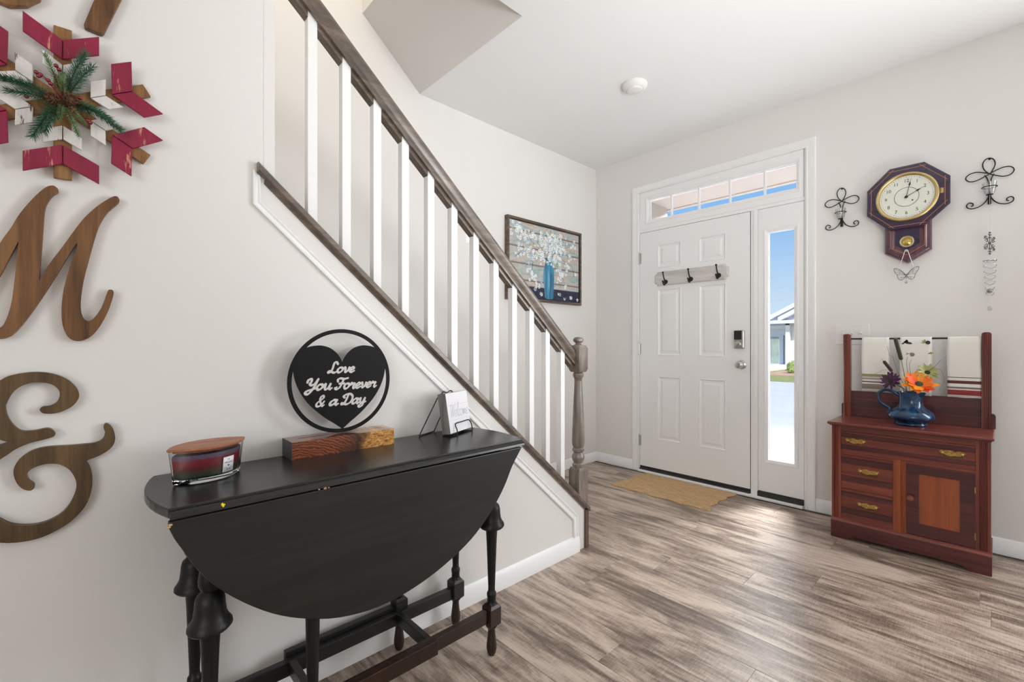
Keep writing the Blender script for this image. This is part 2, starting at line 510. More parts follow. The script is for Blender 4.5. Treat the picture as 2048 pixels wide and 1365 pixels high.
# the stair wall: full height to the left, knee wall under the sloped cap to the right
KW = 0.11
w = MB()
poly = [(YB, 0), (1.957, 0), (1.957, cap_low(1.957)), (0.414, cap_low(0.414)), (0.414, CEIL), (YB, CEIL)]
w.prism(poly, lambda u, v, d: (d, u, v), XS, XS - KW)
struct(w.build('wall_stair', MAT['wall_l'], smooth=False))
w = MB(); w.box(XS - KW, XS + 0.0012, 0.384, 0.4155, cap_low(0.4), CEIL)
struct(bevel(w.build('trim_1', MAT['wall_l'], smooth=False), 0.0008, 1))
# ---- ceiling with the stair opening and the stairwell above it
c = MB()
c.box(-1.63, XR + 0.1, YB - 0.1, 3.62, CEIL, CEIL + 0.12)
c.box(XL - 0.1, -1.63, 1.585, 3.62, CEIL, CEIL + 0.12)
struct(c.build('ceiling', MAT['ceiling'], smooth=False))
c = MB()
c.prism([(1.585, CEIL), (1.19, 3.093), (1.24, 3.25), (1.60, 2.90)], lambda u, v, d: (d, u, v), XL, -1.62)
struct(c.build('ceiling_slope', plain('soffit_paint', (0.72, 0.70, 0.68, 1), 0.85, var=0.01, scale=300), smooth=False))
w = MB(); w.box(XL, -1.62, 1.19, 1.29, 3.093, 5.3)
struct(w.build('wall_landing', MAT['wall']))
w = MB(); w.box(-1.63, -1.53, YB, 1.25, CEIL + 0.12, 5.3)
struct(w.build('wall_stairwell', MAT['wall']))
c = MB(); c.box(XL - 0.1, -1.53, YB - 0.1, 1.3, 5.3, 5.4)
struct(c.build('ceiling_landing', MAT['ceiling']))

# ---- baseboards
BH, BT = 0.084, 0.0145
bprof = [(0, 0), (BT, 0), (BT, BH - 0.022), (BT - 0.003, BH - 0.018), (BT - 0.004, BH - 0.010), (BT - 0.009, BH - 0.004), (0.003, BH), (0, BH)]
def baseboard(name, p0, p1, nrm):
    b = MB()
    r = [[(p[0] + nrm[0] * u, p[1] + nrm[1] * u, v) for u, v in bprof] for p in (p0, p1)]
    b.loft(r); return struct(b.build(name, MAT['trim'], angle=50))
baseboard('baseboard_front', (XL, YD), (-2.197, YD), (0, -1))
baseboard('baseboard_front', (-0.82, YD), (XR, YD), (0, -1))
baseboard('baseboard_left', (XL, 1.95), (XL, YD - 0.002), (1, 0))
baseboard('baseboard_stair', (XS, YB), (XS, 1.903), (1, 0))
baseboard('baseboard_right', (XR, YB), (XR, YD), (-1, 0))

# ---- panel moulding on the stair wall, under the cap (sloped strip with a short upright at each end)
def strip_prof(w): return [(0, 0.0), (0, 0.006), (0.18 * w, 0.0085), (0.36 * w, 0.004), (0.62 * w, 0.0065), (0.85 * w, 0.011), (w, 0.010), (w, 0.0)]
mo = MB()
def mrow(pin, pout):
    r = []
    for u, d in strip_prof(1.0):
        r.append((XS + d, pin[0] + (pout[0] - pin[0]) * u, pin[1] + (pout[1] - pin[1]) * u))
    return r
mo.loft([mrow((0.375, 1.612), (0.354, 1.630)), mrow((0.376, 1.538), (0.354, 1.526)),
         mrow((1.900, 0.189), (1.858, 0.190 - 0.012)), mrow((1.900, BH - 0.004), (1.862, BH - 0.004))], True, True, True)
struct(mo.build('trim_2', MAT['trim'], angle=25))

# ---- entry unit: casing, door, sidelite, transom
cs = MB()
cp = [(0.0, 0.0), (0.0, 0.011), (0.007, 0.013), (0.013, 0.0105), (0.020, 0.0125), (0.033, 0.0145), (0.045, 0.018), (0.054, 0.0185), (0.057, 0.016), (0.057, 0.0)]
rows = []
for (px, pz, sx, sz) in ((DX0, 0, -1, 0), (DX0, DZ1, -1, 1), (DX1, DZ1, 1, 1), (DX1, 0, 1, 0)):
    rows.append([(px + sx * u, YD - d, pz + sz * u) for u, d in cp])
cs.loft(rows)
struct(cs.build('trim_3', MAT['trim'], angle=22))

door = empty('door_1', (-1.68, YD, 0), kind='structure')
def panel_slab(mb, x0, x1, z0, z1, yf, thick, panels, steps):
    """front face at yf (towards -y) with stepped panels cut in; steps: list of (inset, depth)"""
    xs = sorted({x0, x1} | {p[0] for p in panels} | {p[1] for p in panels})
    zs = sorted({z0, z1} | {p[2] for p in panels} | {p[3] for p in panels})
    for i in range(len(xs) - 1):
        for j in range(len(zs) - 1):
            a, b_, c_, d_ = xs[i], xs[i + 1], zs[j], zs[j + 1]
            if any(p[0] <= a + 1e-6 and p[1] >= b_ - 1e-6 and p[2] <= c_ + 1e-6 and p[3] >= d_ - 1e-6 for p in panels): continue
            mb.add([(a, yf, c_), (b_, yf, c_), (b_, yf, d_), (a, yf, d_)], [(0, 1, 2, 3)])
    for (a, b_, c_, d_) in panels:
        rings = [[(a + i_, yf + dp, c_ + i_), (b_ - i_, yf + dp, c_ + i_), (b_ - i_, yf + dp, d_ - i_), (a + i_, yf + dp, d_ - i_)] for i_, dp in [(0, 0)] + steps]
        mb.loft(rings, True, False, True)
    yb = yf + thick
    mb.add([(x0, yf, z0), (x1, yf, z0), (x1, yf, z1), (x0, yf, z1), (x0, yb, z0), (x1, yb, z0), (x1, yb, z1), (x0, yb, z1)],
           [(0, 4, 5, 1), (1, 5, 6, 2), (2, 6, 7, 3), (3, 7, 4, 0), (4, 7, 6, 5)])
sl = MB()
PX = [(-1.963, -1.755), (-1.607, -1.399)]; PZ = [(1.748, 1.946), (1.008, 1.568), (0.295, 0.833)]
panel_slab(sl, -2.130, -1.229, 0.050, 2.068, YD, 0.044, [(a, b_, c_, d_) for a, b_ in PX for c_, d_ in PZ],
           [(0.004, -0.0025), (0.010, 0.001), (0.016, 0.0065), (0.030, 0.0055), (0.044, 0.0005), (0.050, 0.0)])
sl.build('door_slab', MAT['door'], door, angle=12)
jm = MB()
jm.box(DX0, -2.133, YD + 0.001, YD + 0.13, 0, DZ1); jm.box(-2.133, -2.112, YD + 0.047, YD + 0.13, 0, 2.09)
jm.box(-2.133, DX1 - 0.012, YD + 0.004, YD + 0.13, 2.072, 2.098)            # head rail over door and sidelite
jm.box(-1.225, -1.205, YD + 0.002, YD + 0.13, 0.0, 2.072); jm.box(-1.205, -1.176, YD - 0.004, YD + 0.13, 0.0, 2.072)
jm.box(DX1 - 0.012, DX1, YD + 0.002, YD + 0.13, 0, DZ1)
bevel(jm.build('door_jamb', MAT['trim'], door, smooth=False), 0.002, 2)
th = MB(); th.box(-2.133, -0.890, YD - 0.035, YD + 0.13, 0.0, 0.018)
bevel(th.build('threshold', MAT['trim'], door, smooth=False), 0.004, 2)
ws = MB(); ws.box(-2.132, -1.225, YD + 0.006, YD + 0.043, 0.018, 0.052); ws.box(-2.128, -1.232, YD - 0.012, YD + 0.004, 0.018, 0.030)
ws.box(-1.176, -0.890, YD - 0.014, YD + 0.004, 0.018, 0.050); ws.box(-1.176, -0.890, YD + 0.004, YD + 0.043, 0.018, 0.058)
ws.build('door_sweep', MAT['dark_rubber'], door, smooth=False)
gp = MB(); gp.box(-1.2292, -1.2248, YD + 0.0045, YD + 0.03, 0.05, 2.07); gp.box(-2.130, -1.2292, YD + 0.006, YD + 0.03, 2.0682, 2.072); gp.box(-2.1330, -2.1302, YD + 0.004, YD + 0.03, 0.05, 2.07)
gp.build('weather_seal', MAT['dark_rubber'], door, smooth=False)
for hz in (1.851, 1.063, 0.267):
    h = MB()
    for q in range(5): h.lathe([(0.0062, -0.045 + 0.0181 * q), (0.0062, -0.045 + 0.0181 * q + 0.0172)], (-2.1365, YD - 0.006, hz), 10)
    h.ball((-2.1365, YD - 0.006, hz + 0.048), 0.005, 8, 6)
    h.box(-2.139, -2.118, YD - 0.0035, YD - 0.0005, hz - 0.044, hz + 0.044)
    h.build('hinge', MAT['nickel'], door)
kb = MB()
kb.lathe([(0.001, 0), (0.034, 0), (0.034, -0.004), (0.028, -0.009), (0.014, -0.012), (0.0125, -0.026), (0.020, -0.033), (0.0275, -0.043), (0.0275, -0.052), (0.022, -0.060), (0.012, -0.0635), (0.011, -0.062), (0.001, -0.062)],
         (-1.286, YD, 0.953), 28, 'Y')
kb.build('door_knob', MAT['nickel'], door, angle=50)
lk = MB(); lk.box(-1.335, -1.262, YD - 0.030, YD, 1.070, 1.208)
lko = bevel(lk.build('keypad_lock', MAT['nickel'], door, smooth=False), 0.010, 4)
lb = MB(); lb.box(-1.329, -1.276, YD - 0.0345, YD - 0.029, 1.137, 1.203)
bevel(lb.build('battery_cover', MAT['black_plastic'], lko, smooth=False), 0.002, 2)
lt = MB(); lt.lathe([(0.021, 0), (0.021, -0.004), (0.017, -0.006), (0.001, -0.006)], (-1.303, YD - 0.030, 1.103), 20, 'Y')
lt.obox((-1.303, YD - 0.040, 1.103), 0.013, 0.006, 0.005, (0.8, 0, 0.6), (0, 1, 0), (-0.6, 0, 0.8))
lt.build('thumb_turn', MAT['nickel'], lko)

# sidelite
w2 = empty('window_2', (-1.03, YD, 0), kind='structure')
GX0, GX1, GZ0, GZ1 = -1.111, -0.948, 0.286, 1.896
sd = MB()
panel_slab(sd, -1.174, -0.890, 0.056, 2.068, YD, 0.044, [(GX0 - 0.028, GX1 + 0.028, GZ0 - 0.028, GZ1 + 0.028)],
           [(0.003, -0.003), (0.010, -0.0035), (0.020, 0.0005), (0.028, 0.003), (0.0281, 0.016)])
# drop the closing face of the panel: the glass goes there
sd.f = [f for f in sd.f if not (len(f) == 4 and all(abs(sd.v[i][1] - (YD + 0.016)) < 1e-6 for i in f))]
sd.f = [f for f in sd.f if not (len(f) == 4 and all(abs(sd.v[i][1] - (YD + 0.044)) < 1e-6 for i in f))]
sd.mi = [0] * len(sd.f)
sd.box(-1.174, GX0, YD + 0.030, YD + 0.044, 0.056, 2.068); sd.box(GX1, -0.890, YD + 0.030, YD + 0.044, 0.056, 2.068)
sd.box(GX0, GX1, YD + 0.030, YD + 0.044, 0.056, GZ0); sd.box(GX0, GX1, YD + 0.030, YD + 0.044, GZ1, 2.068)
sd.build('sidelite_panel', MAT['door'], w2, angle=12)
pn = MB(); pn.box(GX0 - 0.004, GX1 + 0.004, YD + 0.017, YD + 0.023, GZ0 - 0.004, GZ1 + 0.004)
pn.build('pane', MAT['pane'], w2, smooth=False)
# transom
w1 = empty('window_1', (-1.5, YD, 2.1), kind='structure')
TX0, TX1, TZ0, TZ1 = -2.048, -0.938, 2.169, 2.341
tr = MB()
panel_slab(tr, -2.130, -0.892, 2.098, DZ1, YD + 0.002, 0.02, [(TX0 - 0.030, TX1 + 0.030, TZ0 - 0.030, TZ1 + 0.030)],
           [(0.004, -0.003), (0.012, -0.002), (0.022, 0.004), (0.030, 0.006), (0.0301, 0.02)])
tr.f = [f for f in tr.f if not (len(f) == 4 and all(abs(tr.v[i][1] - (YD + 0.022)) < 1e-6 for i in f))]
tr.mi = [0] * len(tr.f)
for (a, b_, c_, d_) in ((-2.130, TX0, 2.098, DZ1), (TX1, -0.892, 2.098, DZ1), (TX0, TX1, 2.098, TZ0), (TX0, TX1, TZ1, DZ1)):
    tr.box(a, b_, YD + 0.030, YD + 0.05, c_, d_)
tr.build('transom_frame', MAT['trim'], w1, angle=12)
mx = [-1.842, -1.611, -1.374, -1.134]
edges = [TX0] + mx + [TX1]
for x in mx:
    b = MB(); b.box(x - 0.0075, x + 0.0075, YD + 0.004, YD + 0.026, TZ0 - 0.001, TZ1 + 0.001)
    bevel(b.build('muntin', MAT['trim'], w1, smooth=False), 0.003, 2)
for a, b_ in zip(edges[:-1], edges[1:]):
    b = MB(); b.box(a, b_, YD + 0.021, YD + 0.0255, TZ0 - 0.004, TZ1 + 0.004)
    b.build('pane', MAT['pane'], w1, smooth=False)
# window to the right of the frame (its daylight comes into view)
w3 = empty('window_3', ((WX0 + WX1) / 2, YD, WZ0), kind='structure')
b = MB()
for (a, b_, c_, d_) in ((WX0, WX0 + 0.05, WZ0, WZ1), (WX1 - 0.05, WX1, WZ0, WZ1), (WX0 + 0.05, WX1 - 0.05, WZ0, WZ0 + 0.05), (WX0 + 0.05, WX1 - 0.05, WZ1 - 0.05, WZ1),
                        (WX0 + 0.05, WX1 - 0.05, 1.455, 1.495)):
    b.box(a, b_, YD + 0.05, YD + 0.10, c_, d_)
b.build('window_frame', MAT['trim'], w3, smooth=False)
b = MB(); b.box(WX0 + 0.04, WX1 - 0.04, YD + 0.07, YD + 0.076, WZ0 + 0.04, WZ1 - 0.04)
b.build('pane', MAT['pane'], w3, smooth=False)
b = MB(); b.box(WX0 - 0.02, WX1 + 0.02, YD - 0.02, YD + 0.05, WZ0 - 0.02, WZ0)
b.build('window_sill', MAT['trim'], w3, smooth=False)

# ================================================================== STAIRS
stair = empty('staircase', (-2.1, 1.9, 0), kind='structure')
RISE, RUN = 0.1908, 0.2159
tread_mat = wood('stair_tread_wood', rgb(62, 50, 44), rgb(100, 86, 76), rgb(132, 116, 102), 'X', 60, 12, 0.4, 0.1)
for k in range(13):
    y1 = 1.90 - k * RUN; z = RISE * (k + 1)
    b = MB(); b.box(XL + 0.018, XS - KW - 0.001, y1 - RUN, y1 + 0.025, z - 0.026, z)
    bevel(b.build('stair_tread', tread_mat, stair, smooth=False), 0.006, 2)
    b = MB(); b.box(XL + 0.018, XS - KW - 0.001, y1 - 0.016, y1, z - RISE, z - 0.026)
    b.build('stair_riser', MAT['trim'], stair, smooth=False)
b = MB()
b.prism([(1.99, 0), (1.99, 0.10), (1.90, 0.27), (-0.9, 0.27 + 2.8 * SL), (-0.9, 0.02 + 2.8 * SL), (1.88, 0)], lambda u, v, d: (d, u, v), XL + 0.001, XL + 0.017)
b.build('skirt_board', MAT['trim'], stair, smooth=False)

rail = empty('stair_railing', (-1.585, 1.97, 0), 'weathered brown stair railing with white square balusters above the white knee wall', 'railing')
XC = -1.585
# cap on the knee wall: a board with a small cove strip under its front edge
def sl_prism(mb, prof, y0, y1, zref, endcut=None):
    """profile (x, dz) swept along the stair slope; zref(y) gives the height of dz = 0"""
    mb.loft([[(x, y0, zref(y0) + dz) for x, dz in prof], [(x, y1, zref(y1) + dz) for x, dz in prof]])
b = MB()
xf, xb = XS + 0.022, XS - KW - 0.022
sl_prism(b, [(xf - 0.003, 0.0), (xf, 0.005), (xf, 0.023), (xf - 0.004, 0.0285), (xb + 0.004, 0.0285), (xb, 0.023), (xb, 0.005), (xb + 0.003, 0.0)], 0.366, 1.984, cap_low)
b.build('cap', MAT['rail_wood'], rail, angle=30)
b = MB(); sl_prism(b, [(XS, -0.014), (XS + 0.006, -0.012), (XS + 0.013, -0.002), (XS + 0.014, 0.0), (XS, 0.0)], 0.385, 1.955, cap_low)
b.build('cap_cove', MAT['rail_wood'], rail, angle=50)
b = MB(); b.box(XS - KW, XS + 0.014, 1.9571, 1.978, 0.0, cap_low(1.972))
b.build('end_board', wood('end_board_stain', rgb(58, 42, 36), rgb(82, 62, 54), rgb(104, 82, 72), 'Z', 60, 12, 0.4, 0.1), rail, smooth=False)
# balusters
def rail_bot(y): return 2.234 - 0.886 * (y - 0.51)
for k in range(12):
    yc = 0.5435 + 0.1166 * k
    h = 0.0157
    lo = [cap_low(yc + d) + 0.02 for d in (-h, h)]
    hi = [rail_bot(yc + d) + 0.012 for d in (-h, h)]
    b = MB()
    b.loft([[(XC - h, yc - h, lo[0]), (XC + h, yc - h, lo[0]), (XC + h, yc + h, lo[1]), (XC - h, yc + h, lo[1])],
            [(XC - h, yc - h, hi[0]), (XC + h, yc - h, hi[0]), (XC + h, yc + h, hi[1]), (XC - h, yc + h, hi[1])]])
    bevel(b.build('baluster', MAT['trim'], rail, smooth=False), 0.0015, 2)
# handrail: plowed profile, fillets between the balusters
b = MB()
hr = [(-0.018, 0.012), (-0.018, 0.0), (-0.0285, 0.0), (-0.0300, 0.010), (-0.026, 0.020), (-0.0235, 0.032), (-0.0300, 0.046), (-0.0315, 0.066), (-0.026, 0.083), (-0.012, 0.092),
      (0.012, 0.092), (0.026, 0.083), (0.0315, 0.066), (0.0300, 0.046), (0.0235, 0.032), (0.026, 0.020), (0.0300, 0.010), (0.0285, 0.0), (0.018, 0.0), (0.018, 0.012)]
sl_prism(b, [(XC + x, dz) for x, dz in hr], -0.35, 1.950, rail_bot)
b.build('handrail', MAT['rail_wood'], rail, angle=28)
for k in range(-1, 12):
    y0 = 0.5435 + 0.1166 * k + 0.0160; y1 = 0.5435 + 0.1166 * (k + 1) - 0.0160
    if k == 11: y1 = 1.925
    if k == -1: y0 = 0.30
    b = MB(); sl_prism(b, [(XC - 0.0165, -0.020), (XC + 0.0165, -0.020), (XC + 0.0175, 0.011), (XC - 0.0175, 0.011)], y0, y1, rail_bot)
    b.build('fillet', MAT['rail_wood'], rail, smooth=False)
# newel post
NX, NY = -1.568, 1.953
nw = MB()
def sq(mb, h, z0, z1, ch=0.0, chz=0.012):
    rings = []
    for z, hh in ((z0, h), (z1 - chz, h), (z1, h * 0.80)) if ch == 1 else (((z0, h * 0.80), (z0 + chz, h), (z1, h)) if ch == 2 else (((z0, h * 0.80), (z0 + chz, h), (z1 - chz, h), (z1, h * 0.80)) if ch == 3 else ((z0, h), (z1, h)))):
        rings.append([(NX - hh, NY - hh, z), (NX + hh, NY - hh, z), (NX + hh, NY + hh, z), (NX - hh, NY + hh, z)])
    mb.loft(rings)
sq(nw, 0.0375, 0.0, 0.432, 1, 0.018)
nw.lathe([(0.030, 0.425), (0.033, 0.437), (0.033, 0.449), (0.025, 0.455), (0.027, 0.460), (0.035, 0.478), (0.035, 0.492), (0.028, 0.508), (0.0245, 0.514), (0.033, 0.520), (0.033, 0.532),
          (0.027, 0.537), (0.0335, 0.552), (0.0355, 0.580), (0.0335, 0.64), (0.029, 0.74), (0.0240, 0.84), (0.0215, 0.900), (0.0225, 0.916), (0.030, 0.929), (0.030, 0.942), (0.024, 0.950), (0.026, 0.960)], (NX, NY, 0), 32)
sq(nw, 0.0375, 0.952, 1.098, 3, 0.016)
nw.lathe([(0.032, 1.092), (0.027, 1.098), (0.018, 1.104), (0.014, 1.110), (0.022, 1.114), (0.0285, 1.122), (0.0285, 1.132), (0.020, 1.141), (0.001, 1.1445)], (NX, NY, 0), 28)
bevel(nw.build('newel_post', MAT['newel_wood'], rail, angle=30), 0.002, 2, 60)

# switch plates
def switch_plate(name, label, cx, cy, cz, wdt, hgt, ax, n):
    t = empty(name, (cx, cy, cz), label, 'switch')
    b = MB()
    if ax == 'Y': b.box(cx - wdt / 2, cx + wdt / 2, cy - 0.005, cy, cz - hgt / 2, cz + hgt / 2)
    else: b.box(cx, cx + 0.005, cy - wdt / 2, cy + wdt / 2, cz - hgt / 2, cz + hgt / 2)
    bevel(b.build('plate', MAT['white_plastic'], t, smooth=False), 0.003, 3)
    for i in range(n):
        off = (i - (n - 1) / 2) * 0.046
        b = MB()
        if ax == 'Y':
            b.box(cx + off - 0.005, cx + off + 0.005, cy - 0.0065, cy - 0.0045, cz - 0.012, cz + 0.012)
            b.obox((cx + off, cy - 0.011, cz + 0.005), 0.0038, 0.008, 0.004, (1, 0, 0), (0, 0.9, -0.43), (0, 0.43, 0.9))
        else:
            b.box(cx + 0.0045, cx + 0.0065, cy + off - 0.005, cy + off + 0.005, cz - 0.012, cz + 0.012)
            b.obox((cx + 0.011, cy + off, cz + 0.005), 0.008, 0.0038, 0.004, (0.9, 0, -0.43), (0, 1, 0), (0.43, 0, 0.9))
        b.build('toggle', MAT['white_plastic'], t, smooth=False)
    return t
switch_plate('switch_plate', 'wide white switch plate on the wall behind the washstand left post', -0.626, YD, 1.166, 0.171, 0.128, 'Y', 3)
switch_plate('switch_plate', 'small white switch plate on the far stair wall seen between balusters', XL, 2.250, 1.168, 0.072, 0.126, 'X', 1)

# smoke detector
sd_ = empty('smoke_detector', (-1.576, 2.53, CEIL), 'round white smoke detector on the ceiling', 'smoke detector')
b = MB(); b.lathe([(0.078, 0.0), (0.078, -0.010), (0.074, -0.016), (0.060, -0.030), (0.052, -0.033), (0.050, -0.031), (0.001, -0.031)], (-1.576, 2.53, CEIL), 40)
b.build('housing', MAT['white_plastic'], sd_, angle=30)
b = MB(); b.lathe([(0.049, -0.031), (0.046, -0.037), (0.036, -0.041), (0.001, -0.042)], (-1.576, 2.53, CEIL), 36)
b.build('cover', MAT['white_plastic'], sd_, angle=30)

# coat rack on the door
rk = empty('coat_rack', (-1.68, YD, 1.65), 'whitewashed board with three black coat hooks on the front door', 'coat rack')
x0, x1, z0, z1 = -1.982, -1.377, 1.592, 1.710
def ogee_rect(i):
    a, b_, c_, d_ = x0 + i, x1 - i, z0 + i, z1 - i
    k = 0.024
    pts = []
    for (cx, cz, sx, sz) in ((a, c_, 1, 1), (b_, c_, -1, 1), (b_, d_, -1, -1), (a, d_, 1, -1)):
        seq = [(cx, cz + sz * k), (cx + sx * 0.006, cz + sz * k), (cx + sx * (0.006 + 0.010), cz + sz * 0.016), (cx + sx * k, cz + sz * 0.006), (cx + sx * k, cz)]
        if sx * sz < 0: seq = seq[::-1]
        pts += seq
    return pts
b = MB()
o1, o2 = ogee_rect(0), ogee_rect(0.010)
b.loft([[(x, YD - 0.0005, z) for x, z in o1], [(x, YD - 0.009, z) for x, z in o1], [(x, YD - 0.017, z) for x, z in o2]])
b.build('board', wood('whitewash_wood', rgb(176, 168, 164), rgb(204, 200, 196), rgb(222, 219, 215), 'X', 40, 14, 0.6, 0.12), rk, angle=25)
for (hx, hz) in ((-1.879, 1.621), (-1.664, 1.622), (-1.446, 1.627)):
    b = MB(); yb = YD - 0.017
    b.lathe([(0.018, 0), (0.018, -0.003), (0.014, -0.007), (0.001, -0.009)], (hx, yb, hz), 18, 'Y')
    b.tube(catmull([(hx, yb - 0.004, hz + 0.004), (hx, yb - 0.022, hz + 0.016), (hx, yb - 0.036, hz + 0.038), (hx, yb - 0.046, hz + 0.066)], 6), [0.0055] * 7 + [0.0048] * 12, 8)
    b.ball((hx, yb - 0.048, hz + 0.073), 0.0082, 10, 8)
    b.tube(catmull([(hx, yb - 0.004, hz - 0.006), (hx, yb - 0.014, hz - 0.022), (hx, yb - 0.028, hz - 0.027), (hx, yb - 0.042, hz - 0.018), (hx, yb - 0.049, hz - 0.004)], 6), 0.005, 8)
    b.ball((hx, yb - 0.050, hz), 0.0075, 10, 8)
    b.build('hook', MAT['iron'], rk, angle=60)

# ================================================================== DROP-LEAF TABLE
ZT = 0.760
tbl = empty('gateleg_table', (-1.342, 0.62, 0), 'black painted drop-leaf gateleg table with turned legs against the wall', 'table')
BP = MAT['black_paint']
# top strip: straight long edges with a rule joint, bowed ends
TXF, TXB = -1.180, -1.505
yc_t = 0.632
def end_y(u, s):      # u 0..1 across the strip, s end sign
    return yc_t + s * (0.515 + 0.028 * (1 - (2 * u - 1) ** 2))
b = MB()
outline = []
N = 10
for i in range(N + 1):
    u = i / N; outline.append((TXF + (TXB - TXF) * u, end_y(u, -1)))
for i in range(N + 1):
    u = 1 - i / N; outline.append((TXF + (TXB - TXF) * u, end_y(u, 1)))
b.loft([[(x, y, ZT - 0.021) for x, y in outline], [(x, y, ZT) for x, y in outline]])
top = bevel(b.build('table_top', MAT['black_top'], tbl, smooth=False), 0.0025, 2)
# rule-joint moulding along the two long edges
for sgn, xe in ((1, TXF), (-1, TXB)):
    b = MB()
    pr = [(-0.004, -0.0060), (0.0004, -0.0062), (0.0022, -0.0064), (0.0050, -0.0076), (0.0088, -0.0104), (0.0120, -0.0140), (0.0138, -0.0190), (0.0138, -0.0205), (-0.004, -0.0205)]
    if sgn < 0: pr = [(u * 0.6, v) for u, v in pr]
    ys = (yc_t - 0.514, yc_t + 0.514)
    b.loft([[(xe + sgn * u, y, ZT + v) for u, v in pr] for y in ys])
    b.build('rule_joint', MAT['black_top'], tbl, angle=20)
# hanging leaves
leaf_pts = [(0.116, 0.7365), (0.116, 0.724), (0.126, 0.698), (0.140, 0.670), (0.155, 0.640), (0.175, 0.606), (0.216, 0.553), (0.293, 0.482), (0.373, 0.431), (0.472, 0.392), (0.580, 0.377), (0.690, 0.388),
            (0.800, 0.420), (0.905, 0.470), (0.985, 0.535), (1.045, 0.605), (1.085, 0.672), (1.118, 0.715), (1.134, 0.7345)]
def smooth_leaf():
    mid = catmull([(0, y, z) for y, z in leaf_pts[1:-1]], 4)
    return [leaf_pts[0]] + [(p.y, p.z) for p in mid] + [leaf_pts[-1]]
lp = smooth_leaf()
b = MB(); b.prism(lp, lambda u, v, d: (d, u, v), TXF + 0.0142, TXF - 0.003)
bevel(b.build('drop_leaf', BP, tbl, smooth=False), 0.003, 2, 60)
b = MB(); b.prism([(2 * yc_t - y, z) for y, z in lp], lambda u, v, d: (d, u, v), TXB - 0.0075, TXB - 0.0225)
bevel(b.build('drop_leaf', BP, tbl, smooth=False), 0.003, 2, 60)
# chipped paint spots (bare wood and a dab of yellow) on the front edge
b = MB(); b.ball((TXF + 0.0095, 0.2115, ZT - 0.0115), 0.0034, 9, 7, (1, 0.8, 1.2)); b.ball((TXF + 0.0098, 0.2145, ZT - 0.0120), 0.0030, 9, 7, (1, 1.0, 0.8)); b.ball((TXF + 0.0112, 0.2130, ZT - 0.0148), 0.0024, 9, 7)
b.build('paint_spot', plain('yellow_paint_spot', rgb(236, 214, 30), 0.5), tbl)
bare = plain('bare_wood', rgb(196, 160, 108), 0.6)
for (y, z, r) in ((0.119, 0.730, 0.0035), (0.1165, 0.726, 0.003), (0.42, 0.7375, 0.002), (0.435, 0.7375, 0.0035), (0.444, 0.7372, 0.002)):
    b = MB(); b.ball((TXF + 0.0135, y, z), r, 7, 5, (0.5, 1.3, 0.8)); b.build('bare_wood_chip', bare, tbl)
# frame rails under the top
b = MB()
for (x0, x1, y0, y1) in ((-1.213, -1.231, 0.22, 1.02), (-1.452, -1.470, 0.22, 1.02), (-1.44, -1.243, 0.192, 0.210), (-1.44, -1.243, 1.032, 1.050)):
    b.box(min(x0, x1), max(x0, x1), y0, y1, 0.640, ZT - 0.0215)
b.build('apron', BP, tbl, smooth=False)
leg_prof = [(0.019, 0.183), (0.0165, 0.187), (0.0155, 0.190), (0.016, 0.196), (0.0150, 0.202), (0.0165, 0.208), (0.0172, 0.216), (0.0160, 0.222), (0.0125, 0.226), (0.0122, 0.240),
            (0.0150, 0.320), (0.0185, 0.410), (0.0205, 0.444), (0.0225, 0.450), (0.0400, 0.4535), (0.0452, 0.460), (0.0445, 0.467), (0.0385, 0.475), (0.0335, 0.486), (0.0310, 0.505), (0.0300, 0.520), (0.0265, 0.532),
            (0.0185, 0.5395), (0.0170, 0.5420), (0.0180, 0.5450), (0.0230, 0.5560), (0.0238, 0.566), (0.0215, 0.583), (0.0165, 0.600), (0.0150, 0.605), (0.0170, 0.609), (0.0180, 0.612), (0.0150, 0.617)]
foot_prof = [(0.001, 0.0), (0.0110, 0.0), (0.0150, 0.008), (0.0185, 0.024), (0.0180, 0.040), (0.0145, 0.066), (0.0128, 0.084), (0.0130, 0.094), (0.0180, 0.100), (0.0215, 0.106)]
def turned_leg(x, y, gate=False, brown=False):
    b = MB()
    b.lathe(leg_prof, (x, y, 0), 24)
    b.box(x - 0.022, x + 0.022, y - 0.022, y + 0.022, 0.613, ZT - 0.0215)
    up = b.build('leg', MAT['black_leg'], tbl, angle=40)
    b = MB()
    h = 0.0245
    rings = [[(x - a, y - a, z), (x + a, y - a, z), (x + a, y + a, z), (x - a, y + a, z)] for a, z in ((h - 0.006, 0.106), (h, 0.113), (h, 0.172), (h - 0.006, 0.180), (0.014, 0.184))]
    b.loft(rings)
    bl = bevel(b.build('block', MAT['brown_stain'] if brown else BP, up, smooth=False), 0.002, 2, 60)
    b = MB(); b.lathe(foot_prof, (x, y, 0), 22)
    b.build('foot', MAT['brown_stain'], up, angle=40)
for (x, y, br) in ((-1.228, 1.042, True), (-1.228, 0.198, False), (-1.456, 1.050, False), (-1.456, 0.200, False)):
    turned_leg(x, y, False, br)
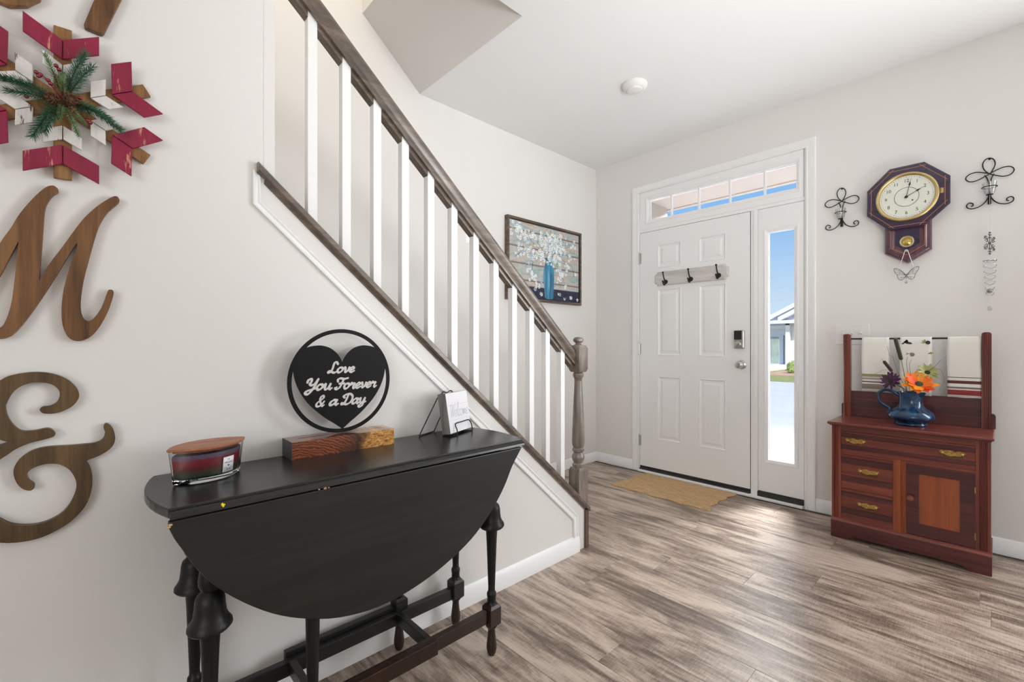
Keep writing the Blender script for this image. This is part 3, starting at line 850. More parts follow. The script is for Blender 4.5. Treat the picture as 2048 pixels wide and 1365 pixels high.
# gate legs: plain tapered column with the same foot
def gate_leg(x, y, brown):
    b = MB()
    b.lathe([(0.0120, 0.190), (0.0138, 0.25), (0.0162, 0.36), (0.0180, 0.46), (0.0185, 0.60), (0.018, 0.690)], (x, y, 0), 22)
    b.box(x - 0.012, x + 0.012, y - 0.022, y + 0.022, 0.64, 0.725)
    up = b.build('gate_leg', MAT['black_leg'], tbl, angle=40)
    b = MB(); h = 0.0225
    rings = [[(x - a, y - a, z), (x + a, y - a, z), (x + a, y + a, z), (x - a, y + a, z)] for a, z in ((h - 0.006, 0.104), (h, 0.112), (h, 0.184), (h - 0.006, 0.191))]
    b.loft(rings); b.build('block', MAT['brown_stain'] if brown else BP, up, smooth=False)
    b = MB(); b.lathe([(r, z * 0.99) for r, z in foot_prof], (x, y, 0), 22)
    b.build('foot', MAT['brown_stain'], up, angle=40)
gate_leg(-1.190, 0.412, True)
gate_leg(-1.478, 0.815, False)
# stretchers
def bar(name, x0, x1, y0, y1, z0, z1, mt):
    b = MB(); b.box(x0, x1, y0, y1, z0, z1)
    return bevel(b.build(name, mt, tbl, smooth=False), 0.002, 2)
bar('stretcher', -1.240, -1.217, 0.220, 1.020, 0.124, 0.167, MAT['brown_stain'])
bar('stretcher', -1.467, -1.444, 0.222, 1.028, 0.110, 0.153, BP)
bar('cross_stretcher', -1.4435, -1.2405, 0.785, 0.806, 0.118, 0.156, BP)
bar('cross_stretcher', -1.4435, -1.2405, 0.430, 0.451, 0.118, 0.156, BP)
bar('gate_stretcher', -1.2145, -1.193, 0.430, 0.794, 0.132, 0.178, MAT['brown_stain'])
bar('gate_stretcher', -1.491, -1.4695, 0.430, 0.795, 0.118, 0.168, BP)

# ================================================================== ON THE TABLE
# ---- candle in a boat shaped glass
cd = empty('candle', (-1.388, 0.220, ZT), 'boat-shaped glass candle with red and green wax and wooden lid', 'candle')
ang = math.atan2(0.149, -0.048)
ca, sa = math.cos(ang), math.sin(ang)
def lens(a, w, n=14, r=0.94):
    """pointed boat outline, half length a, half width w, as local (u, v)"""
    pts = []
    for i in range(n + 1):
        u = -1 + 2 * i / n
        pts.append((a * u, -w * ((1 - abs(u) ** 2.1) ** 0.85 * 0.97 + 0.03)))
    for i in range(n + 1):
        u = 1 - 2 * i / n
        pts.append((a * u, w * ((1 - abs(u) ** 2.1) ** 0.85 * 0.97 + 0.03)))
    return pts
def cw(u, v, z): return (-1.388 + ca * u - sa * v, 0.220 + sa * u + ca * v, ZT + z)
def lens_ring(a, w, z): return [cw(u, v, z) for u, v in lens(a, w)]
b = MB()
b.loft([lens_ring(0.076, 0.041, 0.0005), lens_ring(0.080, 0.044, 0.004), lens_ring(0.0895, 0.056, 0.083), lens_ring(0.0875, 0.0545, 0.083), lens_ring(0.078, 0.0425, 0.0125), lens_ring(0.070, 0.036, 0.0115)], True, True, True)
b.build('glass_jar', MAT['candle_glass'], cd, angle=30)
mw = M('candle_wax')
vz = mw.coords()
sep = mw.node('ShaderNodeSeparateXYZ'); mw.link(vz, sep.inputs[0])
mr = mw.node('ShaderNodeMapRange'); mr.inputs[1].default_value = 0.012; mr.inputs[2].default_value = 0.066
mw.link(sep.outputs['Z'], mr.inputs[0])
mw.col(mw.ramp(mr.outputs[0], [(0.0, rgb(52, 78, 56)), (0.22, rgb(66, 74, 52)), (0.42, rgb(104, 32, 32)), (0.6, rgb(140, 12, 34)), (0.86, rgb(150, 16, 46)), (0.93, rgb(120, 96, 124))]))
mw.set(rough=0.5, sss=0.15)
b = MB()
b.loft([lens_ring(0.070, 0.0365, 0.0130), lens_ring(0.0765, 0.042, 0.0160), lens_ring(0.0825, 0.0485, 0.066), lens_ring(0.080, 0.046, 0.071)])
b.build('wax', mw.m, cd, angle=40)
b = MB(); b.obox(cw(0, 0, 0.0735), 0.016, 0.0006, 0.003, (ca, sa, 0), (-sa, ca, 0)); b.build('wick', plain('wooden_wick', rgb(150, 110, 70), 0.7), cd)
b = MB(); b.loft([lens_ring(0.080, 0.048, 0.078), lens_ring(0.080, 0.048, 0.0835), lens_ring(0.0915, 0.0575, 0.0836), lens_ring(0.0930, 0.0585, 0.0850), lens_ring(0.0930, 0.0585, 0.0885), lens_ring(0.0915, 0.0575, 0.0900)])
lidm = wood('candle_lid_wood', rgb(128, 74, 46), rgb(164, 102, 68), rgb(186, 124, 86), 'Y', 120, 8, 0.45, 0.08)
b.build('lid', lidm, cd, angle=30)
# etched marks on the lid
b = MB()
for (u, v, l) in ((-0.022, -0.004, 0.012), (-0.004, 0.0, 0.007), (0.008, 0.002, 0.010), (0.024, 0.004, 0.010)):
    for t in (-1, 1):
        p = Vector(cw(u + t * l * 0.3, v, 0.0902)); q = Vector(cw(u, v + 0.006, 0.0902)) if t < 0 else Vector(cw(u, v - 0.005, 0.0902))
        b.tube([p, q], 0.0008, 4)
b.build('lid_mark', plain('lid_mark', rgb(200, 160, 132), 0.5), cd)
# label on the front of the glass (flared wall)
def label_pt(u, t, off):      # t 0..1 up the wall
    a = 0.080 + (0.0895 - 0.080) * t; wd = 0.044 + (0.056 - 0.044) * t; z = 0.004 + 0.079 * t
    uu = max(-0.98, min(0.98, u / a))
    v = -wd * ((1 - abs(uu) ** 2.1) ** 0.85 * 0.97 + 0.03)
    return cw(u, v - off, z)
b = MB()
vs = []; fs = []
for i in range(5):
    for j in range(2): vs.append(label_pt(0.010 + 0.030 * i / 4, 0.155 + 0.50 * j, 0.0008))
for i in range(4): fs.append((2 * i, 2 * i + 2, 2 * i + 3, 2 * i + 1))
b.add(vs, fs)
lbl = b.build('label', MAT['soil_label'], cd)
sol = lbl.modifiers.new('solid', 'SOLIDIFY'); sol.thickness = 0.0004
def lab(u, v, d): return label_pt(0.025 + u, 0.405 + v / 0.079, 0.0015)
b = MB()
for (txt, size, dv) in (('TRILOGY', 0.0064, 0.0048), ('W.', 0.0055, 0.0125)):
    vs, fs = text_mesh(txt, size, lambda u, v, d, dv=dv: lab(u, v + dv, d)); b.add(vs, fs)
b.add([lab(-0.004, -0.001, 0), lab(0.004, -0.001, 0), lab(0.0, -0.0055, 0)], [(0, 1, 2)])
for dv, hw in ((-0.0085, 0.012), (-0.0115, 0.006), (-0.0140, 0.006)):
    b.add([lab(-hw, dv, 0), lab(hw, dv, 0), lab(hw, dv + 0.0007, 0), lab(-hw, dv + 0.0007, 0)], [(0, 1, 2, 3)])
b.build('label_print', MAT['ink'], lbl)

# ---- script lettering by pen strokes
GL = {
 'L': ([[(.50, .84), (.40, 1.0), (.26, .97), (.24, .7), (.24, .35), (.14, .06), (.02, .04), (.06, .16), (.22, .10), (.42, .0), (.58, .10)]], .58),
 'o': ([[(.30, .47), (.14, .46), (.04, .25), (.12, .02), (.28, .05), (.38, .28), (.30, .47)], [(.34, .40), (.48, .36)]], .43),
 'v': ([[(.0, .38), (.08, .48), (.14, .30), (.18, .02), (.32, .14), (.38, .46)], [(.38, .44), (.46, .36)]], .42),
 'e': ([[(.04, .20), (.24, .26), (.30, .40), (.19, .49), (.06, .34), (.06, .10), (.20, .0), (.38, .12)]], .36),
 'Y': ([[(.04, .72), (.06, .95), (.22, 1.0), (.26, .80), (.22, .55), (.36, .46), (.52, .62), (.62, .98)], [(.62, .98), (.56, .50), (.46, .02), (.30, -.32), (.12, -.26), (.16, -.06), (.42, .06), (.64, .16)]], .66),
 'u': ([[(.0, .38), (.08, .48), (.10, .18), (.16, .0), (.30, .10), (.38, .46)], [(.38, .48), (.36, .14), (.44, .0), (.54, .10)]], .50),
 'F': ([[(.10, .72), (.06, .90), (.22, 1.0), (.48, .93), (.74, 1.0)], [(.46, .95), (.42, .60), (.34, .16), (.16, .0), (.04, .10), (.14, .20)], [(.24, .50), (.42, .54), (.58, .50)]], .60),
 'r': ([[(.0, .30), (.08, .50), (.14, .42), (.30, .44), (.26, .14), (.32, .0), (.44, .10)]], .40),
 '&': ([[(.66, .10), (.52, .0), (.38, .24), (.24, .60), (.26, .90), (.42, .98), (.48, .80), (.32, .58), (.08, .34), (.06, .08), (.24, -.02), (.46, .14), (.60, .44)]], .74),
 'a': ([[(.36, .40), (.22, .49), (.06, .30), (.06, .05), (.20, .02), (.34, .24), (.39, .47)], [(.39, .47), (.36, .14), (.43, .0), (.53, .10)]], .48),
 'D': ([[(.32, .92), (.28, .50), (.20, .10), (.04, .04), (.02, .14), (.14, .10), (.40, .0), (.64, .24), (.66, .70), (.44, .98), (.14, .94), (.02, .80), (.10, .68)]], .72),
 'y': ([[(.0, .38), (.08, .48), (.10, .20), (.17, .02), (.30, .10), (.38, .46)], [(.39, .48), (.38, .10), (.32, -.26), (.16, -.36), (.08, -.24), (.28, -.04), (.52, .12)]], .50),
 'W': ([[(.0, .86), (.10, .92), (.13, .45), (.18, .03), (.32, .45), (.42, .90), (.43, .45), (.50, .03), (.66, .55), (.78, 1.0)]], .72),
 'l': ([[(.0, .10), (.18, .55), (.24, .96), (.14, 1.0), (.10, .50), (.14, .03), (.30, .12)]], .26),
 'c': ([[(.28, .40), (.16, .48), (.04, .22), (.12, .0), (.32, .12)]], .30),
 'm': ([[(.0, .10), (.06, .46), (.08, .02), (.20, .44), (.26, .36), (.26, .02), (.40, .44), (.46, .34), (.46, .06), (.58, .10)]], .55),
}
def layout(word, slant, wmin, wmax, n=6):
    """list of ribbons: each a list of (centre, half width vector) in em units, plus total advance"""
    x = 0; rib = []
    for ch in word:
        strokes, adv = GL[ch]
        for st in strokes:
            pts = catmull([(px + x + py * slant, py, 0) for px, py in st], n)
            out = []
            for i, p in enumerate(pts):
                t = (pts[min(i + 1, len(pts) - 1)] - pts[max(i - 1, 0)])
                t = t.normalized() if t.length > 1e-9 else Vector((1, 0, 0))
                pen = abs(t.cross(Vector((0.80, 0.60, 0))).z)
                w_ = wmin + (wmax - wmin) * pen
                out.append((p, t, w_))
            rib.append(out)
        x += adv
    return rib, x
def ribbon_prisms(mb, rib, fn, d0, d1):
    """overlapping closed prisms along each stroke (for cutting), plus round ends"""
    for out in rib:
        for (p, t, w_), (q, t2, w2_) in zip(out[:-1], out[1:]):
            n1 = Vector((-t.y, t.x, 0)) * w_ / 2; n2 = Vector((-t2.y, t2.x, 0)) * w2_ / 2
            poly = [p - n1 - t * 0.004, q - n2 + t2 * 0.004, q + n2 + t2 * 0.004, p + n1 - t * 0.004]
            mb.prism([(c.x, c.y) for c in poly], fn, d0, d1)
        for (p, t, w_) in out[::2] + [out[-1]]:
            mb.prism([(p.x + w_ / 2 * math.cos(2 * PI * k / 10 + 0.05), p.y + w_ / 2 * math.sin(2 * PI * k / 10 + 0.05)) for k in range(10)], fn, d0, d1)
def ribbon_flat(mb, rib, fn, d):
    for out in rib:
        vs = []
        for (p, t, w_) in out:
            n1 = Vector((-t.y, t.x, 0)) * w_ / 2
            a, c = p - n1, p + n1
            vs += [fn(a.x, a.y, d), fn(c.x, c.y, d)]
        mb.add(vs, [(2 * i, 2 * i + 2, 2 * i + 3, 2 * i + 1) for i in range(len(out) - 1)])

# ---- heart sign in a slotted wood block
hs = empty('heart_sign', (-1.470, 0.600, ZT), 'black round metal heart sign reading Love You Forever in a wood block', 'sign')
XH, YH, ZH = -1.474, 0.605, 0.984
mb_ = M('sign_block_wood')
vv = mb_.coords(scale=(1, 1, 1))
sp = mb_.node('ShaderNodeSeparateXYZ'); mb_.link(vv, sp.inputs[0])
wv = mb_.node('ShaderNodeTexWave', wave_type='RINGS', rings_direction='SPHERICAL')
wv.inputs['Scale'].default_value = 26; wv.inputs['Distortion'].default_value = 7; wv.inputs['Detail'].default_value = 3; wv.inputs['Detail Scale'].default_value = 1.6
mpv = mb_.coords(scale=(1, 1, 1.6), loc=(0.0, 0.16, 0.12)); mb_.link(mpv, wv.inputs['Vector'])
walnut = mb_.ramp(wv.outputs['Fac'], [(0.1, rgb(84, 36, 18)), (0.5, rgb(120, 58, 32)), (0.9, rgb(142, 76, 44))])
stv = mb_.coords(scale=(1, 22, 60), rot=(math.radians(32), 0, 0))
maple = mb_.ramp(mb_.noise(stv, 2.5, 5, 0.65, 0.8), [(0.36, rgb(120, 66, 22)), (0.5, rgb(190, 134, 62)), (0.66, rgb(226, 184, 112))])
nz = mb_.noise(mb_.coords(), 30, 3)
ad = mb_.node('ShaderNodeMath', operation='MULTIPLY_ADD'); mb_.link(nz, ad.inputs[0]); ad.inputs[1].default_value = 0.10; mb_.link(sp.outputs['Y'], ad.inputs[2])
edge = mb_.ramp(ad.outputs[0], [(0.055, (0, 0, 0, 1)), (0.115, (1, 1, 1, 1))])
dk = mb_.ramp(ad.outputs[0], [(0.03, (0, 0, 0, 1)), (0.075, (1, 1, 1, 1)), (0.12, (0, 0, 0, 1))])
c1 = mb_.mix(edge, walnut, maple)
mb_.col(mb_.mix(dk, c1, rgb(52, 26, 16)))
mb_.set(rough=0.25, coat=0.6)
b = MB()
x0, x1, y0, y1, z1 = -1.513, -1.424, 0.434, 0.766, ZT + 0.0525
# block with the slot left open on top
sx0, sx1, sy0, sy1, szb = XH - 0.0035, XH + 0.0035, 0.466, 0.742, ZT + 0.030
b.box(x0, sx0, y0, y1, ZT, z1); b.box(sx1, x1, y0, y1, ZT, z1)
b.box(sx0, sx1, y0, sy0, ZT, z1); b.box(sx0, sx1, sy1, y1, ZT, z1); b.box(sx0, sx1, sy0, sy1, ZT, szb)
b.build('wood_block', mb_.m, hs, smooth=False)
b = MB()
b.box(x0 - 0.0004, x1 + 0.0002, y0 - 0.0012, y0, ZT, z1)
b.build('block_end', plain('dark_block_end', rgb(58, 56, 58), 0.45, var=0.3, scale=60), hs, smooth=False)  # thin end face in a darker colour than the block
b = MB(); b.box(sx0 + 0.0002, sx1 - 0.0002, sy0, sy1, szb, z1 - 0.004)
b.build('slot', MAT['black_metal'], hs, smooth=False)
b = MB()
ring = []
RO, RI = 0.1700, 0.1575
n = 96
vs = []; fs = []
for k in range(n):
    a = 2 * PI * k / n
    for r, d in ((RO, -0.0015), (RI, -0.0015), (RI, 0.0015), (RO, 0.0015)):
        vs.append((XH + d, YH + r * math.cos(a), ZH + r * math.sin(a)))
for k in range(n):
    j = (k + 1) % n
    for q in range(4):
        q2 = (q + 1) % 4
        fs.append((4 * k + q, 4 * j + q, 4 * j + q2, 4 * k + q2))
b.add(vs, fs)
b.build('ring', MAT['black_metal'], hs, angle=30)
half = [(0.605, 1.045), (0.612, 1.060), (0.625, 1.077), (0.645, 1.092), (0.668, 1.0995), (0.688, 1.100), (0.712, 1.0955), (0.735, 1.083), (0.7515, 1.062), (0.757, 1.041), (0.757, 1.015), (0.749, 0.981), (0.735, 0.950), (0.715, 0.920), (0.690, 0.893), (0.662, 0.868), (0.632, 0.846), (0.605, 0.825)]
rh = [(p.y, p.z) for p in catmull([(0, y, z) for y, z in half], 4)]
hp = rh + [(2 * YH - y, z) for y, z in rh[-2:0:-1]]
import numpy as np
GY0, GZ0_, CELL, GNY, GNZ = 0.470, 0.885, 0.00055, 490, 320
field = np.full((GNZ, GNY), 1.0)
gy = GY0 + CELL * np.arange(GNY); gz = GZ0_ + CELL * np.arange(GNZ)
def put(word, y0, y1, base, cap, slant=0.22):
    """pen strokes as a signed distance field over the plate"""
    rib, adv = layout(word, slant, 0.115, 0.205, 5)
    k = (y1 - y0) / (adv + 0.05)
    for out in rib:
        for (p, t, w_), (q, t2, w2_) in zip(out[:-1], out[1:]):
            ay, az, by, bz_ = y0 + p.x * k, base + p.y * cap, y0 + q.x * k, base + q.y * cap
            r0 = (w_ + w2_) / 4 * (k + cap) / 2
            i0, i1 = int((min(ay, by) - GY0) / CELL) - 12, int((max(ay, by) - GY0) / CELL) + 13
            j0, j1 = int((min(az, bz_) - GZ0_) / CELL) - 12, int((max(az, bz_) - GZ0_) / CELL) + 13
            i0, j0 = max(i0, 0), max(j0, 0)
            Y, Z = np.meshgrid(gy[i0:i1], gz[j0:j1])
            dy, dz = by - ay, bz_ - az; L2 = dy * dy + dz * dz + 1e-12
            tt = np.clip(((Y - ay) * dy + (Z - az) * dz) / L2, 0, 1)
            dist = np.hypot(Y - ay - tt * dy, Z - az - tt * dz) - r0
            field[j0:j1, i0:i1] = np.minimum(field[j0:j1, i0:i1], dist)
put('Love', 0.557, 0.646, 1.0115, 0.0335)
put('You', 0.484, 0.570, 0.9590, 0.0350); put('Forever', 0.578, 0.724, 0.9570, 0.0350)
put('&', 0.518, 0.550, 0.9065, 0.0330); put('a', 0.560, 0.590, 0.9065, 0.0330); put('Day', 0.600, 0.686, 0.9050, 0.0340)
# marching squares
segs = {}
S = field < 0
act = np.argwhere((S[:-1, :-1] | S[1:, :-1] | S[:-1, 1:] | S[1:, 1:]) & ~(S[:-1, :-1] & S[1:, :-1] & S[:-1, 1:] & S[1:, 1:]))
def xing(j, i, hor):
    a = field[j, i]; c = field[j, i + 1] if hor else field[j + 1, i]
    t = a / (a - c)
    return (gy[i] + CELL * t, gz[j]) if hor else (gy[i], gz[j] + CELL * t)
TBL = {1: [(3, 0)], 2: [(0, 1)], 3: [(3, 1)], 4: [(1, 2)], 5: [(3, 2), (1, 0)], 6: [(0, 2)], 7: [(3, 2)], 8: [(2, 3)], 9: [(2, 0)], 10: [(0, 3), (2, 1)], 11: [(2, 1)], 12: [(1, 3)], 13: [(1, 0)], 14: [(0, 3)]}
for j, i in act:
    j, i = int(j), int(i)
    c = int(S[j, i]) + 2 * int(S[j, i + 1]) + 4 * int(S[j + 1, i + 1]) + 8 * int(S[j + 1, i])
    ek = [(j, i, 1), (j, i + 1, 0), (j + 1, i, 1), (j, i, 0)]
    for a, b_ in TBL.get(c, []): segs[ek[a]] = ek[b_]
loops = []
while segs:
    k0, k1 = segs.popitem(); lp_ = [k0]; cur_ = k1
    while cur_ != k0 and cur_ in segs: lp_.append(cur_); cur_ = segs.pop(cur_)
    if len(lp_) > 8: loops.append([xing(*kk) for kk in lp_[::2]])
cu = bpy.data.curves.new('heart', 'CURVE'); cu.dimensions = '2D'; cu.fill_mode = 'BOTH'; cu.extrude = 0.0014
for lp_ in [hp] + loops:
    spn = cu.splines.new('POLY'); spn.points.add(len(lp_) - 1); spn.use_cyclic_u = True
    for q, (y, z) in zip(spn.points, lp_): q.co = (y - 0.6, z - 0.95, 0, 1)
tmp = bpy.data.objects.new('heart_tmp', cu); COL.objects.link(tmp)
dg = bpy.context.evaluated_depsgraph_get(); dg.update()
me2 = bpy.data.meshes.new_from_object(tmp.evaluated_get(dg))
bpy.data.objects.remove(tmp)
b = MB(); b.add([(XH + v.co.z, v.co.x + 0.6, v.co.y + 0.95) for v in me2.vertices], [tuple(p.vertices) for p in me2.polygons])
heart = b.build('heart', MAT['black_metal'], hs, smooth=False)
cu = bpy.data.curves.new('lettering', 'CURVE'); cu.dimensions = '2D'; cu.fill_mode = 'BOTH'; cu.extrude = 0.0006
for lp_ in loops:
    spn = cu.splines.new('POLY'); spn.points.add(len(lp_) - 1); spn.use_cyclic_u = True
    for q, (y, z) in zip(spn.points, lp_): q.co = (y - 0.6, z - 0.95, 0, 1)
tmp = bpy.data.objects.new('lettering_tmp', cu); COL.objects.link(tmp)
dg = bpy.context.evaluated_depsgraph_get(); dg.update()
me2 = bpy.data.meshes.new_from_object(tmp.evaluated_get(dg))
bpy.data.objects.remove(tmp)
b = MB(); b.add([(XH + v.co.z + 0.0002, v.co.x + 0.6, v.co.y + 0.95) for v in me2.vertices], [tuple(p.vertices) for p in me2.polygons])  # pale inlay added in the cutouts to stand for the lit wall behind
tag(b.build('lettering', plain('lit_wall_inlay', (0.66, 0.65, 0.63, 1), 0.6), heart, smooth=False), 'pale inlay for the lit wall in the cut letters Love You Forever & a Day')

# ---- welcome block on a wire easel
wb = empty('welcome_block', (-1.40, 1.03, ZT), 'small white block sign reading Welcome, leaning on a black wire easel', 'sign')
th_ = math.radians(22); lean = math.radians(9)
FL = Vector((-1.385, 0.975, ZT + 0.010))
uw = Vector((-math.sin(th_), math.cos(th_), 0)); nn = Vector((math.cos(th_), math.sin(th_), 0))
vv_ = (Vector((0, 0, 1)) * math.cos(lean) - nn * math.sin(lean)); nf = (nn * math.cos(lean) + Vector((0, 0, 1)) * math.sin(lean))
BW, BHT, BD = 0.150, 0.151, 0.035
def wp(u, v, d): return FL + uw * u + vv_ * v + nf * d
b = MB()
b.add([wp(u, v, d) for d in (-BD, 0) for v in (0, BHT) for u in (0, BW)], [(0, 2, 3, 1), (0, 1, 5, 4), (2, 6, 7, 3), (0, 4, 6, 2), (1, 3, 7, 5), (4, 5, 7, 6)])
b.build('block', wood('block_grey_edge', rgb(92, 89, 86), rgb(124, 121, 118), rgb(146, 143, 140), 'Z', 90, 10, 0.6, 0.15), wb, smooth=False)
b = MB()
b.add([wp(u, v, d) for d in (0.0, 0.0012) for v in (0.0005, BHT - 0.0005) for u in (0.0005, BW - 0.0005)], [(0, 2, 3, 1), (0, 1, 5, 4), (2, 6, 7, 3), (0, 4, 6, 2), (1, 3, 7, 5), (4, 5, 7, 6)])
fc = b.build('face', MAT['paper'], wb, smooth=False)
b = MB()
rib, adv = layout('Welcome', 0.25, 0.025, 0.06)
k = 0.128 / adv
ribbon_flat(b, rib, lambda u, v, d: wp(0.012 + u * k, 0.058 + v * 0.052 * (1.0 if v < 0.5 else 1.0), d), 0.0015)
for v0, u0, u1, h in ((0.103, 0.004, BW - 0.004, 0.0008), (0.047, 0.004, BW - 0.004, 0.0008), (0.055, 0.07, 0.105, 0.0005), (0.038, 0.05, 0.11, 0.0005), (0.031, 0.045, 0.115, 0.0005)):
    b.add([wp(u0, v0, 0.0015), wp(u1, v0, 0.0015), wp(u1, v0 + h, 0.0015), wp(u0, v0 + h, 0.0015)], [(0, 1, 2, 3)])
b.build('lettering', MAT['grey_ink'], fc)
es = empty('wire_easel', (-1.42, 1.0, ZT), 'black twisted wire easel holding up the white Welcome block', 'easel')
def wire(mb, pts, r=0.0021):
    """twisted square wire"""
    p = catmull(pts, 10)
    mb.tube(p, r, 6)
    # twist ridges
    q = []
    for i, c in enumerate(p):
        a = i * 1.3
        q.append(c + Vector((math.cos(a), 0.4 * math.sin(a), math.sin(a))) * r * 0.55)
    mb.tube(q, r * 0.7, 5)
bk = lambda u, v, d: wp(u, v, -BD - d)
b = MB()
za = ZT + 0.0025
f1, f2 = Vector((-1.462, 0.888, za)), Vector((-1.510, 0.985, za))
tl = bk(0.024, 0.148, 0.010)
wire(b, [bk(0.03, 0.150, 0.000), bk(0.027, 0.150, 0.005), tl, tl.lerp(f1, 0.06), tl.lerp(f1, 0.35), tl.lerp(f1, 0.65), tl.lerp(f1, 0.95), f1])
wire(b, [f1, f1.lerp(f2, 0.5), f2])
tr_ = bk(0.108, 0.148, 0.010)
wire(b, [f2, f2.lerp(tr_, 0.05), f2.lerp(tr_, 0.35), f2.lerp(tr_, 0.65), f2.lerp(tr_, 0.94), tr_, bk(0.105, 0.150, 0.000)])
b.build('back_leg', MAT['iron'], es)
b = MB()
def lo(u, d): 
    p = wp(u, 0, d); return Vector((p.x, p.y, za))
wire(b, [lo(0.012, -BD - 0.006), lo(0.012, -0.010), lo(0.014, 0.010), lo(0.022, 0.0165), wp(0.028, 0.010, 0.013), wp(0.029, 0.026, 0.008), wp(0.040, 0.034, 0.006), wp(0.080, 0.034, 0.006),
         wp(0.128, 0.034, 0.006), wp(0.138, 0.026, 0.008), wp(0.137, 0.010, 0.013), lo(0.132, 0.0165), lo(0.128, 0.008), lo(0.126, -0.012), lo(0.126, -BD - 0.006)])
wire(b, [lo(0.012, -BD - 0.006), bk(0.02, 0.05, 0.004), bk(0.03, 0.150, 0.000), bk(0.07, 0.153, 0.003), bk(0.105, 0.150, 0.000), bk(0.115, 0.05, 0.004), lo(0.126, -BD - 0.006)])
b.build('front_rest', MAT['iron'], es)

# ================================================================== STAIR WALL DECORATIONS
def wall_poly(name, pts, mat, label, cat, x0=XS + 0.0005, th=0.0165, smooth_n=3, group=None):
    p = [(q.y, q.z) for q in catmull([(0, y, z) for y, z in pts], smooth_n, True)] if smooth_n else pts
    ys = [q[0] for q in p]; zs = [q[1] for q in p]
    b = MB(); b.prism(p, lambda u, v, d: (d, u, v), x0, x0 + th)
    o = b.build(name, mat, None, (x0, sum(ys) / len(ys), min(zs)), smooth=False)
    bevel(o, 0.003, 3, 50)
    return tag(o, label, cat, group)
# script M (runs out of the picture on the left)
Mp = [(-0.079, 1.471), (-0.067, 1.478), (-0.059, 1.472), (-0.059, 1.464), (-0.067, 1.456), (-0.076, 1.437), (-0.081, 1.414), (-0.084, 1.355), (-0.087, 1.300), (-0.0895, 1.257), (-0.0885, 1.2555), (-0.074, 1.291), (-0.053, 1.333), (-0.025, 1.391),
      (-0.010, 1.418), (0.015, 1.452), (0.041, 1.477), (0.050, 1.473), (0.049, 1.462), (0.030, 1.436), (0.016, 1.406), (0.007, 1.373), (-0.005, 1.313), (-0.015, 1.258), (-0.020, 1.207), (-0.018, 1.177), (-0.010, 1.162), (0.002, 1.167),
      (0.017, 1.195), (0.028, 1.234), (0.032, 1.241), (0.039, 1.239), (0.039, 1.225), (0.028, 1.182), (0.010, 1.140), (-0.008, 1.118), (-0.027, 1.112), (-0.042, 1.122), (-0.051, 1.149), (-0.053, 1.188), (-0.049, 1.238), (-0.039, 1.289),
      (-0.028, 1.334), (-0.0265, 1.347), (-0.028, 1.346), (-0.042, 1.315), (-0.063, 1.263), (-0.088, 1.206), (-0.114, 1.153), (-0.133, 1.124), (-0.150, 1.116), (-0.158, 1.121), (-0.156, 1.136), (-0.146, 1.146), (-0.138, 1.171), (-0.132, 1.206), (-0.128, 1.253),
      (-0.125, 1.298), (-0.1225, 1.334), (-0.1240, 1.333), (-0.138, 1.293), (-0.150, 1.258), (-0.178, 1.190), (-0.206, 1.140), (-0.232, 1.117), (-0.254, 1.122), (-0.262, 1.146), (-0.252, 1.164), (-0.240, 1.156), (-0.232, 1.146), (-0.218, 1.154), (-0.196, 1.198),
      (-0.168, 1.274), (-0.150, 1.330), (-0.134, 1.366), (-0.123, 1.395), (-0.110, 1.422), (-0.094, 1.450)]
wall_poly('wall_letter', Mp, MAT['letter_wood'], 'brown wooden script letter M on the wall below the snowflake', 'letter')
Ap = [(-0.150, 1.024), (-0.137, 1.033), (-0.114, 1.039), (-0.091, 1.040), (-0.068, 1.035), (-0.045, 1.022), (-0.029, 1.002), (-0.023, 0.984), (-0.025, 0.970), (-0.035, 0.955), (-0.053, 0.944), (-0.070, 0.941), (-0.084, 0.944), (-0.089, 0.953),
      (-0.084, 0.959), (-0.072, 0.960), (-0.061, 0.968), (-0.056, 0.983), (-0.058, 0.997), (-0.068, 1.009), (-0.082, 1.015), (-0.101, 1.016), (-0.119, 1.008), (-0.132, 0.994), (-0.140, 0.974), (-0.142, 0.962), (-0.139, 0.942), (-0.130, 0.921),
      (-0.117, 0.907), (-0.098, 0.905), (-0.080, 0.908), (-0.071, 0.905), (-0.064, 0.895), (-0.066, 0.887), (-0.082, 0.882), (-0.105, 0.877), (-0.126, 0.867), (-0.139, 0.856), (-0.150, 0.847), (-0.178, 0.816), (-0.190, 0.780), (-0.180, 0.742), (-0.150, 0.714),
      (-0.137, 0.701), (-0.117, 0.691), (-0.091, 0.687), (-0.070, 0.692), (-0.050, 0.705), (-0.035, 0.730), (-0.028, 0.756), (-0.029, 0.778), (-0.038, 0.801), (-0.050, 0.815), (-0.065, 0.823), (-0.084, 0.824), (-0.101, 0.818), (-0.109, 0.806),
      (-0.106, 0.792), (-0.098, 0.782), (-0.098, 0.772), (-0.105, 0.768), (-0.117, 0.776), (-0.126, 0.793), (-0.130, 0.815), (-0.126, 0.834), (-0.114, 0.850), (-0.096, 0.861), (-0.075, 0.864), (-0.045, 0.862), (-0.018, 0.861), (0.006, 0.861),
      (0.019, 0.868), (0.024, 0.883), (0.021, 0.898), (0.026, 0.907), (0.036, 0.898), (0.042, 0.879), (0.042, 0.859), (0.033, 0.842), (0.014, 0.829), (-0.008, 0.821), (-0.010, 0.819), (-0.003, 0.801), (0.001, 0.772), (-0.002, 0.740), (-0.012, 0.710), (-0.033, 0.683), (-0.058, 0.666),
      (-0.087, 0.655), (-0.117, 0.654), (-0.150, 0.662), (-0.200, 0.688), (-0.228, 0.735), (-0.228, 0.800), (-0.200, 0.850), (-0.160, 0.876), (-0.141, 0.883), (-0.141, 0.886), (-0.165, 0.902), (-0.188, 0.935), (-0.192, 0.975), (-0.178, 1.003)]
